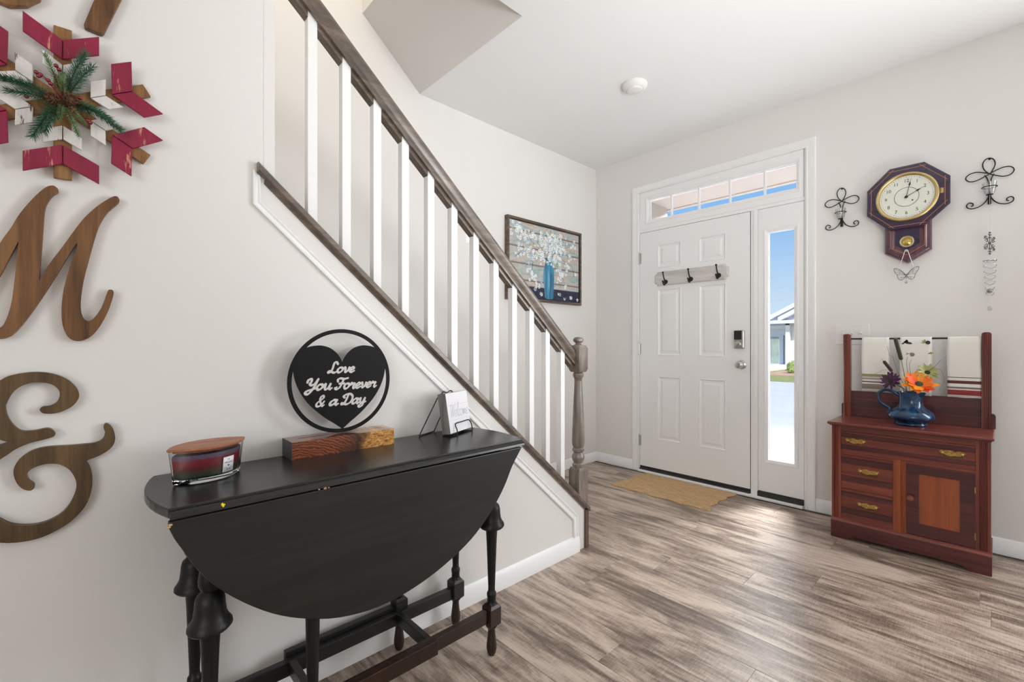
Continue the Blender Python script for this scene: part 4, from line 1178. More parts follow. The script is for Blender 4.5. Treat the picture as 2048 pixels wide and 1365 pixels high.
wall_poly('wall_ampersand', Ap, MAT['amp_wood'], 'dark brown wooden ampersand on the wall beside the black table', 'letter')
# letter above the snowflake: only the two feet are in view
Hp = [(-0.013, 1.8765), (0.0185, 1.8735), (0.0225, 1.880), (0.052, 1.972), (0.100, 2.120), (0.130, 2.210), (0.122, 2.224), (0.092, 2.220), (0.052, 2.100), (-0.060, 2.085), (-0.040, 2.210), (-0.052, 2.226), (-0.078, 2.222), (-0.096, 2.100), (-0.120, 1.960),
      (-0.160, 1.905), (-0.172, 1.885), (-0.160, 1.868), (-0.136, 1.866), (-0.109, 1.880), (-0.088, 1.905), (-0.076, 1.960), (-0.066, 2.048), (0.036, 2.056), (0.002, 1.946), (-0.0145, 1.884)]
wall_poly('wall_letter', Hp, MAT['letter_wood'], 'brown wooden letter above the snowflake, cut off by the top edge', 'letter', smooth_n=0)

# ---- wooden snowflake
CY, CZ = -0.051, 1.679
sf = empty('wooden_snowflake', (XS, CY, CZ), 'rustic wooden snowflake with red and white chevrons and pine sprigs', 'wall decoration')
def arm_frame(k):
    a = math.radians(90 - 60 * k)
    return (math.cos(a), math.sin(a)), (math.sin(a), -math.cos(a))      # along, across
def apt(k, a, p):
    A, P_ = arm_frame(k); return (CY + A[0] * a + P_[0] * p, CZ + A[1] * a + P_[1] * p)
for k in range(6):
    hw = 0.0155
    b = MB(); pts = [apt(k, 0.0, -hw), apt(k, 0.180, -hw), apt(k, 0.181, hw), apt(k, 0.0, hw)]
    b.prism(pts, lambda u, v, d: (d, u, v), XS + 0.0025 + 0.0003 * k, XS + 0.013 + 0.0003 * k)
    bevel(b.build('arm', MAT['arm_wood'], sf, smooth=False), 0.001, 1)
    for s in (-1, 1):
        tilt = 0.006
        def chev(a0, a1, p1, dw, x0, x1, nm, mt):
            # plank from the arm axis out to a slanted tip, its outer end lifted a little off the wall
            q = [(a0, 0.0008 * s), (a1, p1 * s), (a1 + dw, p1 * s), (a0 + dw, 0.0008 * s)]
            pr = [apt(k, a, p) for a, p in q]
            lift = [0, tilt, tilt, 0]
            b = MB()
            b.loft([[(x0 + l, y, z) for (y, z), l in zip(pr, lift)], [(x1 + l, y, z) for (y, z), l in zip(pr, lift)]])
            bevel(b.build(nm, mt, sf, smooth=False), 0.0008, 1)
        chev(0.102, 0.136, 0.064, 0.045, XS + 0.0150, XS + 0.0215, 'red_chevron', MAT['red_paint'])
        chev(0.056, 0.075, 0.033, 0.032, XS + 0.0150, XS + 0.0205, 'white_chevron', MAT['white_paint'])
pine = plain('pine_needles', rgb(44, 94, 66), 0.55, var=0.55, scale=500)
pine_l = plain('pine_needles_pale', rgb(104, 138, 88), 0.55, var=0.35, scale=90)
twig = plain('twig', rgb(70, 46, 28), 0.7, var=0.2)
def needle(mb, p, d, L, w):
    d = d.normalized(); s = d.orthogonal().normalized() * w; t = d.cross(s).normalized() * w
    q = p + d * L
    m1 = p + d * L * 0.5
    mb.add([p + s * 0.6, p - s * 0.3 + t * 0.5, p - s * 0.3 - t * 0.5, m1 + s, m1 - s * 0.5 + t * 0.85, m1 - s * 0.5 - t * 0.85, q],
           [(0, 1, 4, 3), (1, 2, 5, 4), (2, 0, 3, 5), (3, 4, 6), (4, 5, 6), (5, 3, 6)])
def sprig(tip, base, mt, nneed, L, rad=0.0007, droop=0.0, name='pine_sprig', lift=0.030):
    rnd = random.Random(hash((round(tip[0], 3), round(tip[1], 3))) & 0xffff)
    p0 = Vector((XS + 0.028, base[0], base[1])); p2 = Vector((XS + 0.022 + lift * 0.5, tip[0], tip[1])); p1 = (p0 + p2) / 2 + Vector((lift * 0.5, 0, droop))
    st = catmull([p0, p1, p2], 10)
    b = MB()
    for i in range(nneed):
        t = 0.08 + 0.92 * (i / nneed)
        f = t * (len(st) - 1); a = int(f); fr = f - a
        q = st[a].lerp(st[min(a + 1, len(st) - 1)], fr)
        tg = (st[min(a + 1, len(st) - 1)] - st[max(a - 1, 0)]).normalized()
        ang = i * 2.399 + rnd.random() * 0.5
        s = tg.orthogonal().normalized(); u = tg.cross(s)
        d = tg * (0.60 + 0.6 * t * t) + (s * math.cos(ang) + u * math.sin(ang)) * 0.95
        d.x *= 0.55
        d.x = abs(d.x) * 0.9 if d.x < -0.25 else d.x
        needle(b, q, d, L * (0.8 + 0.35 * rnd.random()) * (1.0 - 0.25 * t), rad)
    ob = b.build(name, mt, sf, smooth=False)
    b = MB(); b.tube(st, [0.0016 - 0.0009 * i / len(st) for i in range(len(st))], 5); b.build('stem', twig, ob)
c0 = (CY - 0.002, CZ + 0.002)
sprig((-0.012, 1.802), (-0.046, 1.695), pine, 190, 0.024)
sprig((0.000, 1.775), (-0.042, 1.692), pine, 150, 0.023)
sprig((-0.146, 1.690), (-0.060, 1.675), pine, 210, 0.022, 0.0007, 0.004)
sprig((-0.138, 1.665), (-0.062, 1.672), pine, 130, 0.020)
sprig((-0.098, 1.578), (-0.058, 1.668), pine, 190, 0.024)
sprig((-0.080, 1.592), (-0.056, 1.666), pine, 130, 0.021)
sprig((0.052, 1.640), (-0.036, 1.676), pine, 220, 0.022, 0.0007, 0.006)
sprig((0.030, 1.662), (-0.036, 1.680), pine, 110, 0.018)
sprig((-0.079, 1.772), (-0.055, 1.700), pine_l, 110, 0.013)
sprig((-0.050, 1.740), (-0.050, 1.690), pine_l, 90, 0.012)
sprig((-0.023, 1.600), (-0.048, 1.668), pine_l, 110, 0.012)
sprig((-0.012, 1.632), (-0.044, 1.668), pine_l, 80, 0.011)
sprig((-0.055, 1.628), (-0.052, 1.668), pine_l, 80, 0.011)
cone_m = plain('pine_cone', rgb(92, 56, 34), 0.6, var=0.45, scale=200)
def pine_cone(y, z, r, tx):
    b = MB(); c = Vector((XS + 0.040, y, z))
    ax = Vector((1.0, tx, -0.1)).normalized(); s = ax.orthogonal().normalized(); t = ax.cross(s)
    b.ball(c, r * 0.62, 12, 8)
    for j in range(6):
        h = -0.75 + 1.6 * j / 5
        rr = r * math.sqrt(max(0.05, 1 - (h * 0.75) ** 2)) * 0.72
        n_ = 9 if j < 4 else 6
        for i in range(n_):
            a = 2 * PI * (i + 0.5 * (j % 2)) / n_
            d = s * math.cos(a) + t * math.sin(a)
            p = c + ax * (h * r * 0.8) + d * rr * 0.55
            o = (d * 0.85 + ax * (0.2 + 0.5 * j / 5)).normalized(); sd__ = ax.cross(d).normalized()
            w_ = r * 0.30
            b.add([p - sd__ * w_ * 0.5, p + sd__ * w_ * 0.5, p + o * r * 0.42 + sd__ * w_ * 0.55, p + o * r * 0.50, p + o * r * 0.42 - sd__ * w_ * 0.55, p + o * r * 0.30 + ax * r * 0.16],
                  [(0, 1, 5), (1, 2, 5), (2, 3, 5), (3, 4, 5), (4, 0, 5), (0, 4, 3, 2, 1)])
    b.build('pine_cone', cone_m, sf, smooth=False)
pine_cone(-0.066, 1.673, 0.0155, -0.3); pine_cone(-0.038, 1.681, 0.0160, 0.3)
berry_m = plain('red_berry', rgb(120, 12, 30), 0.25, var=0.1, coat=0.5)
for (y, z) in ((-0.093, 1.723), (-0.089, 1.716), (-0.086, 1.720), (-0.061, 1.751), (-0.056, 1.744), (-0.070, 1.706), (-0.074, 1.712), (-0.033, 1.655), (-0.029, 1.652), (-0.007, 1.642), (-0.003, 1.638), (-0.108, 1.662), (-0.021, 1.691)):
    b = MB(); c = Vector((XS + 0.042, y, z)); b.ball(c, 0.0046, 10, 8)
    b.tube(catmull([c, c + Vector((-0.004, (CY - y) * 0.35, (CZ - z) * 0.25 + 0.004)), Vector((XS + 0.032, CY, CZ))], 5), 0.0007, 4)
    b.build('berry', berry_m, sf)

# ---- framed painting on the far stair wall
PYA, PYB, PZA, PZB, PXF = 2.338, 3.243, 1.452, 2.104, XL + 0.035
pc = empty('framed_painting', (XL, (PYA + PYB) / 2, PZA), 'framed painting of white blossoms in a blue glass vase', 'painting')
b = MB()
fw_ = 0.020
for (y0, y1, z0, z1) in ((PYA, PYB, PZB - fw_, PZB), (PYA, PYB, PZA, PZA + fw_), (PYA, PYA + fw_, PZA + fw_, PZB - fw_), (PYB - fw_, PYB, PZA + fw_, PZB - fw_)):
    b.box(XL + 0.0005, PXF, y0, y1, z0, z1)
bevel(b.build('frame', wood('picture_frame_wood', rgb(52, 42, 34), rgb(92, 78, 66), rgb(128, 112, 98), 'Y', 60, 12, 0.4, 0.15), pc, smooth=False), 0.002, 2)
b = MB(); g = 0.006
for (y0, y1, z0, z1) in ((PYA + fw_, PYB - fw_, PZB - fw_ - g, PZB - fw_), (PYA + fw_, PYB - fw_, PZA + fw_, PZA + fw_ + g), (PYA + fw_, PYA + fw_ + g, PZA + fw_, PZB - fw_), (PYB - fw_ - g, PYB - fw_, PZA + fw_, PZB - fw_)):
    b.box(XL + 0.004, PXF - 0.008, y0, y1, z0, z1)
b.build('inner_lip', MAT['black_plastic'], pc, smooth=False)
# canvas ground: painted boards in teal, grey, tan
mc = M('painted_canvas')
v1 = mc.coords(scale=(1, 1.6, 9.0)); n1 = mc.noise(v1, 2.4, 4, 0.6, 0.4)
v2 = mc.coords(scale=(1, 5, 14)); n2 = mc.noise(v2, 3.0, 5, 0.65, 0.6)
ca_ = mc.ramp(n1, [(0.30, rgb(176, 138, 118)), (0.42, rgb(206, 184, 166)), (0.52, rgb(182, 192, 192)), (0.60, rgb(130, 172, 174)), (0.72, rgb(164, 206, 204))])
cb_ = mc.ramp(n2, [(0.30, rgb(140, 120, 116)), (0.5, rgb(186, 182, 178)), (0.7, rgb(210, 202, 194))])
cmix = mc.mix(0.4, ca_, cb_)
spz = mc.node('ShaderNodeSeparateXYZ'); mc.link(mc.coords(), spz.inputs[0])
dv = mc.node('ShaderNodeMath', operation='MODULO'); ad2 = mc.node('ShaderNodeMath', operation='ADD'); mc.link(spz.outputs['Z'], ad2.inputs[0]); ad2.inputs[1].default_value = 1.030
mc.link(ad2.outputs[0], dv.inputs[0]); dv.inputs[1].default_value = 0.132
ln = mc.ramp(dv.outputs[0], [(0.0, (1, 1, 1, 1)), (0.010, (1, 1, 1, 1)), (0.016, (0, 0, 0, 1)), (1.0, (0, 0, 0, 1))])
cmix = mc.mix(ln, cmix, rgb(128, 112, 108))
ted = mc.ramp(spz.outputs['Z'], [(0.118, (0, 0, 0, 1)), (0.122, (1, 1, 1, 1))])
dkb = mc.ramp(n2, [(0.3, rgb(20, 20, 44)), (0.7, rgb(50, 52, 84))])
mc.col(mc.mix(ted, dkb, cmix)); mc.set(rough=0.6)
CX_ = PXF - 0.014
b = MB(); b.box(XL + 0.006, CX_, PYA + fw_, PYB - fw_, PZA + fw_, PZB - fw_)
cv = b.build('canvas', mc.m, pc, smooth=False)
PWD, PHT = PYB - PYA, PZB - PZA
def pp(u, v, d): return (CX_ + d, PYA + u * PWD, PZA + v * PHT)
b = MB()
vase = [(0.480, 0.07), (0.488, 0.055), (0.53, 0.045), (0.585, 0.055), (0.597, 0.075), (0.605, 0.30), (0.605, 0.43), (0.590, 0.50), (0.585, 0.555), (0.60, 0.575), (0.53, 0.582), (0.478, 0.57), (0.488, 0.55), (0.482, 0.49), (0.462, 0.42), (0.460, 0.30)]
b.prism(vase, pp, 0.0002, 0.0010)
mvz = M('painted_blue_glass')
nv = mvz.noise(mvz.coords(scale=(1, 16, 1.2)), 3.0, 4, 0.6, 0.4)
mvz.col(mvz.ramp(nv, [(0.30, rgb(24, 62, 96)), (0.45, rgb(44, 112, 150)), (0.58, rgb(70, 150, 180)), (0.72, rgb(140, 190, 212))])); mvz.set(rough=0.55)
b.build('painted_vase', mvz.m, pc, smooth=False)
rnd = random.Random(5)
def blossom(mb, u, v, r):
    a0 = rnd.random() * 6
    for i in range(5):
        a = a0 + 2 * PI * i / 5 + rnd.uniform(-0.2, 0.2)
        du, dv_ = math.cos(a) * r / PWD, math.sin(a) * r / PHT
        q = []
        for kk in range(6):
            t = 2 * PI * kk / 6
            q.append((u + du + 0.62 * r * math.cos(t) / PWD, v + dv_ + 0.62 * r * math.sin(t) / PHT))
        q = [(min(0.965, max(0.035, x)), min(0.955, max(0.045, y))) for x, y in q]
        d = 0.0012 + rnd.random() * 0.0014
        mb.add([pp(x, y, d) for x, y in q], [tuple(range(6))])
clus = [(.12, .86, .10, 20), (.22, .80, .10, 22), (.34, .78, .10, 24), (.50, .80, .12, 34), (.60, .78, .11, 34), (.66, .86, .10, 26), (.50, .67, .09, 26), (.62, .66, .09, 30), (.72, .72, .09, 22), (.18, .60, .08, 16), (.30, .58, .08, 18),
        (.40, .56, .07, 14), (.27, .40, .06, 12), (.33, .30, .05, 10), (.40, .20, .05, 8), (.82, .62, .07, 12), (.90, .80, .05, 8), (.66, .50, .07, 18), (.72, .40, .06, 14), (.70, .32, .05, 8), (.56, .56, .06, 16), (.80, .50, .05, 8), (.92, .42, .03, 4), (.78, .24, .04, 4),
        (.85, .09, .02, 4), (.43, .10, .02, 2), (.68, .11, .02, 2), (.76, .08, .02, 2), (.95, .07, .01, 1)]
layers = [('painted_blossoms', rgb(236, 240, 240), 0.55), ('painted_shade_blossoms', rgb(176, 196, 208), 0.30), ('painted_buds', rgb(150, 160, 96), 0.15)]
for nm, cc, fr in layers:
    b = MB()
    for (u, v, s, n_) in clus:
        for i in range(max(1, int(n_ * fr * 1.5))):
            blossom(b, u + rnd.gauss(0, s * 0.55), v + rnd.gauss(0, s * 0.6), rnd.uniform(0.006, 0.0115) * (0.6 if 'buds' in nm else 1))
    tag(b.build(nm, plain(nm, cc, 0.6, var=0.08), pc, smooth=False), kind='stuff')
b = MB()
for (u0, v0, u1, v1) in ((.53, .57, .35, .78), (.53, .57, .12, .84), (.54, .57, .58, .86), (.55, .57, .74, .80), (.55, .57, .93, .82), (.52, .57, .22, .42), (.34, .66, .30, .30), (.57, .57, .80, .55), (.60, .6, .76, .28), (.80, .55, .90, .40), (.20, .62, .10, .52)):
    m_ = ((u0 + u1) / 2 + rnd.uniform(-.03, .03), (v0 + v1) / 2 + rnd.uniform(.0, .05))
    c_ = catmull([(u0, v0, 0), (m_[0], m_[1], 0), (u1, v1, 0)], 6)
    for p, q in zip(c_[:-1], c_[1:]):
        t = (q - p).normalized(); n_ = Vector((-t.y, t.x, 0)) * 0.0022
        b.add([pp(p.x - n_.x, p.y - n_.y, 0.0008), pp(q.x - n_.x, q.y - n_.y, 0.0008), pp(q.x + n_.x, q.y + n_.y, 0.0008), pp(p.x + n_.x, p.y + n_.y, 0.0008)], [(0, 1, 2, 3)])
tag(b.build('painted_twigs', plain('painted_twigs', rgb(74, 60, 58), 0.6), pc, smooth=False), kind='stuff')

# ================================================================== ENTRY WALL DECORATIONS
# ---- octagon wall clock
ck = empty('wall_clock', (-0.361, YD, 1.955), 'dark octagonal wall clock with brass bezel and short pendulum case', 'clock')
OC = (-0.361, 1.955)
def octa(r, rot=22.5): return [(OC[0] + r / math.cos(PI / 8) * math.cos(math.radians(rot + 45 * i)), OC[1] + r / math.cos(PI / 8) * math.sin(math.radians(rot + 45 * i))) for i in range(8)]
b = MB()
def oring(r, d): return [(x, YD - d, z) for x, z in octa(r)]
b.loft([oring(0.170, 0.0005), oring(0.174, 0.020), oring(0.182, 0.050), oring(0.182, 0.056), oring(0.176, 0.0615), oring(0.13, 0.0615)])
b.build('case', MAT['clock_case'], ck, smooth=False)
b = MB()
R = 0.161
oc = octa(R)
for i in range(8):
    p, q = Vector((oc[i][0], 0, oc[i][1])), Vector((oc[(i + 1) % 8][0], 0, oc[(i + 1) % 8][1]))
    t = (q - p).normalized(); n_ = Vector((-t.z, 0, t.x)) * 0.0011
    p = p - t * 0.014; q = q + t * 0.014
    b.add([(v.x, YD - 0.0619, v.z) for v in (p - n_, q - n_, q + n_, p + n_)], [(0, 1, 2, 3)])
b.build('inlay', MAT['inlay'], ck, smooth=False)
b = MB(); b.lathe([(0.121, -0.061), (0.121, -0.068), (0.1255, -0.074), (0.132, -0.0765), (0.138, -0.074), (0.1405, -0.068), (0.1405, -0.060)], (OC[0], YD, OC[1] - 0.001), 64, 'Y', False, False)
bz = b.build('bezel', MAT['brass'], ck, angle=60)
b = MB(); b.lathe([(0.1215, -0.0618), (0.1215, -0.0655), (0.001, -0.0655)], (OC[0], YD, OC[1] - 0.001), 64, 'Y')
dl = b.build('dial', MAT['dial'], ck, angle=30)
DC = (OC[0], OC[1] - 0.001)
def dp(u, v, d): return (DC[0] + u, YD - 0.0655 - d, DC[1] + v)
b = MB()
for k in range(60):
    a = 2 * PI * k / 60; r = 0.113; s = 0.0016 if k % 5 else 0.0024
    b.prism([(r * math.sin(a) + s * math.cos(t), r * math.cos(a) + s * math.sin(t)) for t in (0, 1.57, 3.14, 4.71)], dp, 0.0002, 0.0005)
b.build('minute_track', MAT['ink'], dl, smooth=False)
b = MB()
for k in range(1, 13):
    a = 2 * PI * k / 12
    vs, fs = text_mesh(str(k), 0.027, lambda u, v, d: dp(0.092 * math.sin(a) + u * 0.9, 0.092 * math.cos(a) + v, d)); b.add(vs, fs)
b.build('numeral', MAT['ink'], dl, smooth=False)
b = MB()
for r in (0.0530,):
    vs = []; fs = []
    for k in range(64):
        a = 2 * PI * k / 64
        vs += [dp(r * math.cos(a), r * math.sin(a), 0.0004), dp((r + 0.0022) * math.cos(a), (r + 0.0022) * math.sin(a), 0.0004)]
        j = (k + 1) % 64; fs.append((2 * k, 2 * j, 2 * j + 1, 2 * k + 1))
    b.add(vs, fs)
b.prism([(0.026 + 0.0038 * math.cos(t / 12 * 6.283), -0.024 + 0.0038 * math.sin(t / 12 * 6.283)) for t in range(12)], dp, 0.0003, 0.0008)
b.build('dial_ring', MAT['ink'], dl, smooth=False)
def hand(deg, L, spade, nm, d):
    a = math.radians(deg); t = Vector((math.sin(a), math.cos(a))); n_ = Vector((t.y, -t.x))
    pr = [(-0.012, 0.0012), (0.0, 0.0014), (spade - 0.012, 0.0010), (spade - 0.004, 0.0042), (spade + 0.004, 0.0030), (spade + 0.012, 0.0009), (L, 0.0003)]
    pts = [(t.x * l + n_.x * w_, t.y * l + n_.y * w_) for l, w_ in pr] + [(t.x * l - n_.x * w_, t.y * l - n_.y * w_) for l, w_ in pr[::-1]]
    b = MB(); b.prism(pts, dp, d, d + 0.0008); return b.build(nm, MAT['ink'], ck, smooth=False)
hand(12, 0.106, 0.072, 'minute_hand', 0.0040); hand(61, 0.086, 0.058, 'hour_hand', 0.0025)
b = MB(); b.lathe([(0.0072, -0.0655), (0.0072, -0.0705), (0.004, -0.072), (0.001, -0.072)], (DC[0], YD, DC[1]), 16, 'Y'); b.build('hub', MAT['ink'], ck)
b = MB()
for z in (-0.010, 0.0, 0.010): b.lathe([(0.0036, z - 0.0042), (0.0036, z + 0.0042)], (-0.2165, YD - 0.066, 1.955), 8)
b.box(-0.2200, -0.2060, YD - 0.0645, YD - 0.0615, 1.941, 1.969)
b.build('bezel_hinge', MAT['brass'], ck)
# drop case
DP = [(-0.463, 1.812), (-0.463, 1.644), (-0.359, 1.576), (-0.256, 1.644), (-0.256, 1.812)]
def dshr(i):
    s = i * 1.2
    return [(-0.463 + i, 1.812 - 0.0), (-0.463 + i, 1.644 + i * 0.55), (-0.359, 1.576 + s), (-0.256 - i, 1.644 + i * 0.55), (-0.256 - i, 1.812 - 0.0)]
b = MB()
b.loft([[(x, YD - d, z) for x, z in dshr(i)] for i, d in ((0, 0.0005), (0, 0.030), (0.006, 0.040), (0.012, 0.043), (0.020, 0.0435), (0.024, 0.0475), (0.030, 0.0475), (0.036, 0.042), (0.045, 0.040))])
b.build('drop_case', MAT['clock_trim'], ck, smooth=False)
b = MB()
tp = [(-0.412, 1.770), (-0.412, 1.684), (-0.359, 1.648), (-0.306, 1.684), (-0.306, 1.770)]
b.prism(tp, lambda u, v, d: (u, YD - d, v), 0.039, 0.0412)
b.build('drop_panel', MAT['clock_case'], ck, smooth=False)
b = MB()
ip = [(-0.434, 1.776), (-0.434, 1.668), (-0.359, 1.620), (-0.284, 1.668), (-0.284, 1.776)]
for i in range(5):
    p, q = Vector((ip[i][0], 0, ip[i][1])), Vector((ip[(i + 1) % 5][0], 0, ip[(i + 1) % 5][1]))
    t = (q - p).normalized(); n_ = Vector((-t.z, 0, t.x)) * 0.0010
    b.add([(v.x, YD - 0.0480, v.z) for v in (p - n_, q - n_, q + n_, p + n_)], [(0, 1, 2, 3)])
b.build('inlay', MAT['inlay'], ck, smooth=False)
b = MB(); b.lathe([(0.025, -0.041), (0.025, -0.046), (0.029, -0.049), (0.033, -0.046), (0.033, -0.040)], (-0.362, YD, 1.700), 32, 'Y', False, False)
b.build('pendulum_ring', plain('pale_brass', rgb(214, 204, 170), 0.3, metal=0.5), ck, angle=60)
b = MB(); b.lathe([(0.025, -0.0414), (0.0001, -0.0414)], (-0.362, YD, 1.700), 24, 'Y', False, False)
b.lathe([(0.021, -0.0416), (0.017, -0.044), (0.0001, -0.0455)], (-0.360, YD, 1.693), 24, 'Y', False, False)
b.build('pendulum_bob', plain('bob_brass', rgb(196, 170, 96), 0.2, metal=0.9), ck, angle=60)
b = MB(); b.lathe([(0.0065, -0.044), (0.0065, -0.052), (0.004, -0.056), (0.001, -0.056)], (-0.3625, YD, 1.643), 12, 'Y'); b.build('latch_knob', plain('latch_silver', rgb(190, 186, 170), 0.3, metal=0.6), ck)

# ---- butterfly hanging from the clock latch
bf = empty('butterfly_ornament', (-0.362, YD - 0.056, 1.500), 'clear wire butterfly suncatcher hanging from the clock on a pale cord', 'ornament')
yb_ = YD - 0.060
def yz(p): return (p[0], yb_, p[1])
Lw = [(-0.3655, 1.503), (-0.374, 1.519), (-0.396, 1.542), (-0.416, 1.547), (-0.414, 1.527), (-0.403, 1.508), (-0.398, 1.487), (-0.387, 1.476), (-0.374, 1.482), (-0.367, 1.494)]
for sgn in (1, -1):
    pts = [(x if sgn == 1 else 2 * -0.3625 - x, z) for x, z in Lw]
    cpts = catmull([yz(p) for p in pts], 5, True)
    b = MB(); b.tube(cpts, 0.0012, 6, True)
    for a, c in ((0, 2), (0, 3), (0, 4), (0, 5), (9, 6), (9, 7)):
        b.tube([yz(pts[a]), yz(((pts[a][0] + pts[c][0]) / 2, (pts[a][1] + pts[c][1]) / 2 + 0.002)), yz(pts[c])], 0.0006, 4)
    b.tube(catmull([yz(pts[2]), yz(((pts[1][0] * 0.4 + pts[5][0] * 0.6), (pts[1][1] * 0.4 + pts[5][1] * 0.6))), yz(pts[5])], 4), 0.0006, 4)
    wo = b.build('wing', plain('dark_silver', rgb(96, 98, 96), 0.35, metal=0.8) if sgn == 1 else bpy.data.materials['dark_silver'], bf)
    b = MB(); b.prism([(p.x, p.z) for p in cpts], lambda u, v, d: (u, yb_ + d, v), -0.0004, 0.0004); b.build('wing_glass', MAT['pane'], wo, smooth=False)
    b = MB(); b.ball((pts[7][0] + 0.004 * sgn, yb_ - 0.002, pts[7][1] + 0.012), 0.0026, 8, 6); b.ball((pts[7][0] + 0.001 * sgn, yb_, pts[7][1] - 0.010), 0.0014, 6, 5); b.build('bead', MAT['silver'], wo)
b = MB(); b.tube([(-0.3625, yb_, 1.482), (-0.3625, yb_, 1.512)], 0.0022, 6); b.ball((-0.3625, yb_, 1.462), 0.0075, 8, 6); b.tube([(-0.3625, yb_, 1.482), (-0.3625, yb_, 1.468)], 0.0006, 4)
b.build('crystal_drop', MAT['silver'], bf)
b = MB()
for x in (-0.396, -0.329): b.tube([(-0.3625 + (0.005 if x > -0.36 else -0.005), YD - 0.0545, 1.6485), (x, yb_, 1.540)], 0.0020, 5)
b.tube(catmull([(-0.3675, YD - 0.0545, 1.6485), (-0.3625, YD - 0.0545, 1.6515), (-0.3575, YD - 0.0545, 1.6485)], 4), 0.0020, 5)
b.build('hanging_cord', MAT['pale_ribbon'], bf)

# ---- candle sconces
def sconce(dx, dz, label):
    cx = -0.032 + dx
    root = empty('candle_sconce', (cx, YD, 1.94 + dz), label, 'sconce', 'candle sconces beside the clock')
    yw = YD - 0.010
    def q(p): return (p[0] + dx, yw, p[1] + dz)
    top = [(-0.032, 2.012), (-0.051, 2.036), (-0.0575, 2.065), (-0.050, 2.087), (-0.034, 2.0945), (-0.018, 2.084), (-0.0115, 2.060), (-0.018, 2.034)]
    lo_ = [(-0.034, 2.010), (-0.054, 2.022), (-0.082, 2.0315), (-0.108, 2.027), (-0.1215, 2.008), (-0.108, 1.988), (-0.082, 1.986), (-0.055, 1.998)]
    ro_ = [(-0.030, 2.010), (-0.010, 2.022), (0.018, 2.0315), (0.044, 2.027), (0.0555, 2.008), (0.044, 1.988), (0.018, 1.984), (-0.010, 1.997)]
    b = MB()
    for lp_ in (top, lo_, ro_): b.tube(catmull([q(p) for p in lp_], 6, True), 0.0026, 7, True)
    b.tube(catmull([q(p) for p in ((-0.050, 2.006), (-0.040, 1.985), (-0.034, 1.950), (-0.033, 1.915), (-0.032, 1.895))], 5), 0.0026, 7)
    b.tube(catmull([q(p) for p in ((-0.016, 2.006), (-0.025, 1.985), (-0.030, 1.950), (-0.031, 1.915), (-0.032, 1.895))], 5), 0.0026, 7)
    for s in (-1, 1):
        leg = [(-0.010, 1.892), (0.004, 1.864), (0.024, 1.845), (0.050, 1.838), (0.070, 1.846), (0.0735, 1.862), (0.064, 1.8715), (0.051, 1.866), (0.050, 1.855), (0.058, 1.852)]
        pts = [((-0.032 + (p[0] + 0.012) * s), p[1]) for p in leg]
        b.tube(catmull([q(p) for p in pts], 6), 0.0027, 7)
    b.ball((cx, YD - 0.005, 2.090 + dz), 0.005, 8, 6)
    b.build('scroll_frame', MAT['iron'], root, angle=60)
    b = MB(); b.box(cx - 0.0065, cx + 0.0065, YD - 0.020, YD - 0.004, 1.848 + dz, 1.894 + dz); bevel(b.build('back_bar', MAT['iron'], root, smooth=False), 0.003, 2)
    yc = YD - 0.044; R_ = 0.0285
    b = MB(); b.tube([(cx + R_ * math.cos(2 * PI * k / 28), yc + R_ * math.sin(2 * PI * k / 28), 1.932 + dz) for k in range(28)], 0.0024, 7, True)
    b.tube([(cx, yc + R_, 1.932 + dz), (cx, YD - 0.008, 1.934 + dz)], 0.0024, 6)
    b.build('cup_ring', MAT['iron'], root, angle=60)
    b = MB(); b.lathe([(0.001, 1.894), (0.018, 1.894), (0.0195, 1.897), (0.0262, 1.934), (0.0290, 1.956), (0.0278, 1.956), (0.0250, 1.934), (0.0185, 1.902), (0.001, 1.900)], (cx, yc, dz), 28, 'Z', False, False)
    b.build('glass_cup', MAT['cup_glass'], root, angle=50)
    b = MB(); b.tube([(cx, YD - 0.012, 1.893 + dz), (cx, yc, 1.8915 + dz)], 0.0024, 6); b.lathe([(0.001, 1.8905), (0.014, 1.8905), (0.014, 1.8935), (0.001, 1.8935)], (cx, yc, dz), 16); b.build('cup_rest', MAT['iron'], root)
    return root
sconce(0.0, 0.0, 'scrolled black iron candle sconce with the spinner hanging under it')
sconce(-0.646, 0.004, 'scrolled black iron candle sconce left of the octagonal clock')

# ---- spinner hanging from the right sconce
ys_ = YD - 0.044
sp_ = empty('wind_spinner', (-0.031, ys_, 1.89), 'silver spiral wind spinner with a snowflake hanging below the right sconce', 'ornament')
xs_ = -0.031
b = MB(); b.tube([(xs_, ys_, 1.8935), (xs_, ys_, 1.545)], 0.0006, 5); b.tube([(xs_, ys_, 1.37), (xs_, ys_, 1.305)], 0.0005, 4); b.ball((xs_, ys_, 1.812), 0.0028, 8, 6); b.build('hanging_cord', MAT['cord'], sp_)
b = MB()
flk = plain('dark_snowflake', rgb(92, 92, 90), 0.4, metal=0.7)
dirx = Vector((0.36, 0.93, 0)); rr_ = random.Random(3)
cs_ = Vector((xs_, ys_, 1.636))
for k in range(6):
    a = math.radians(60 * k + 30)
    d = dirx * math.cos(a) + Vector((0, 0, 1)) * math.sin(a)
    b.tube([cs_, cs_ + d * 0.056], 0.0015, 5)
    for (l, w_) in ((0.022, 0.013), (0.036, 0.015), (0.050, 0.009)):
        for s in (-1, 1):
            e_ = dirx * math.cos(a + s * 0.9) + Vector((0, 0, 1)) * math.sin(a + s * 0.9)
            b.tube([cs_ + d * l, cs_ + d * l + e_ * w_], 0.0012, 5); b.ball(cs_ + d * l + e_ * w_, 0.0026, 6, 5)
    b.ball(cs_ + d * 0.057, 0.0032, 8, 6)
b.ball(cs_, 0.006, 8, 6)
b.build('snowflake', flk, sp_, angle=60)
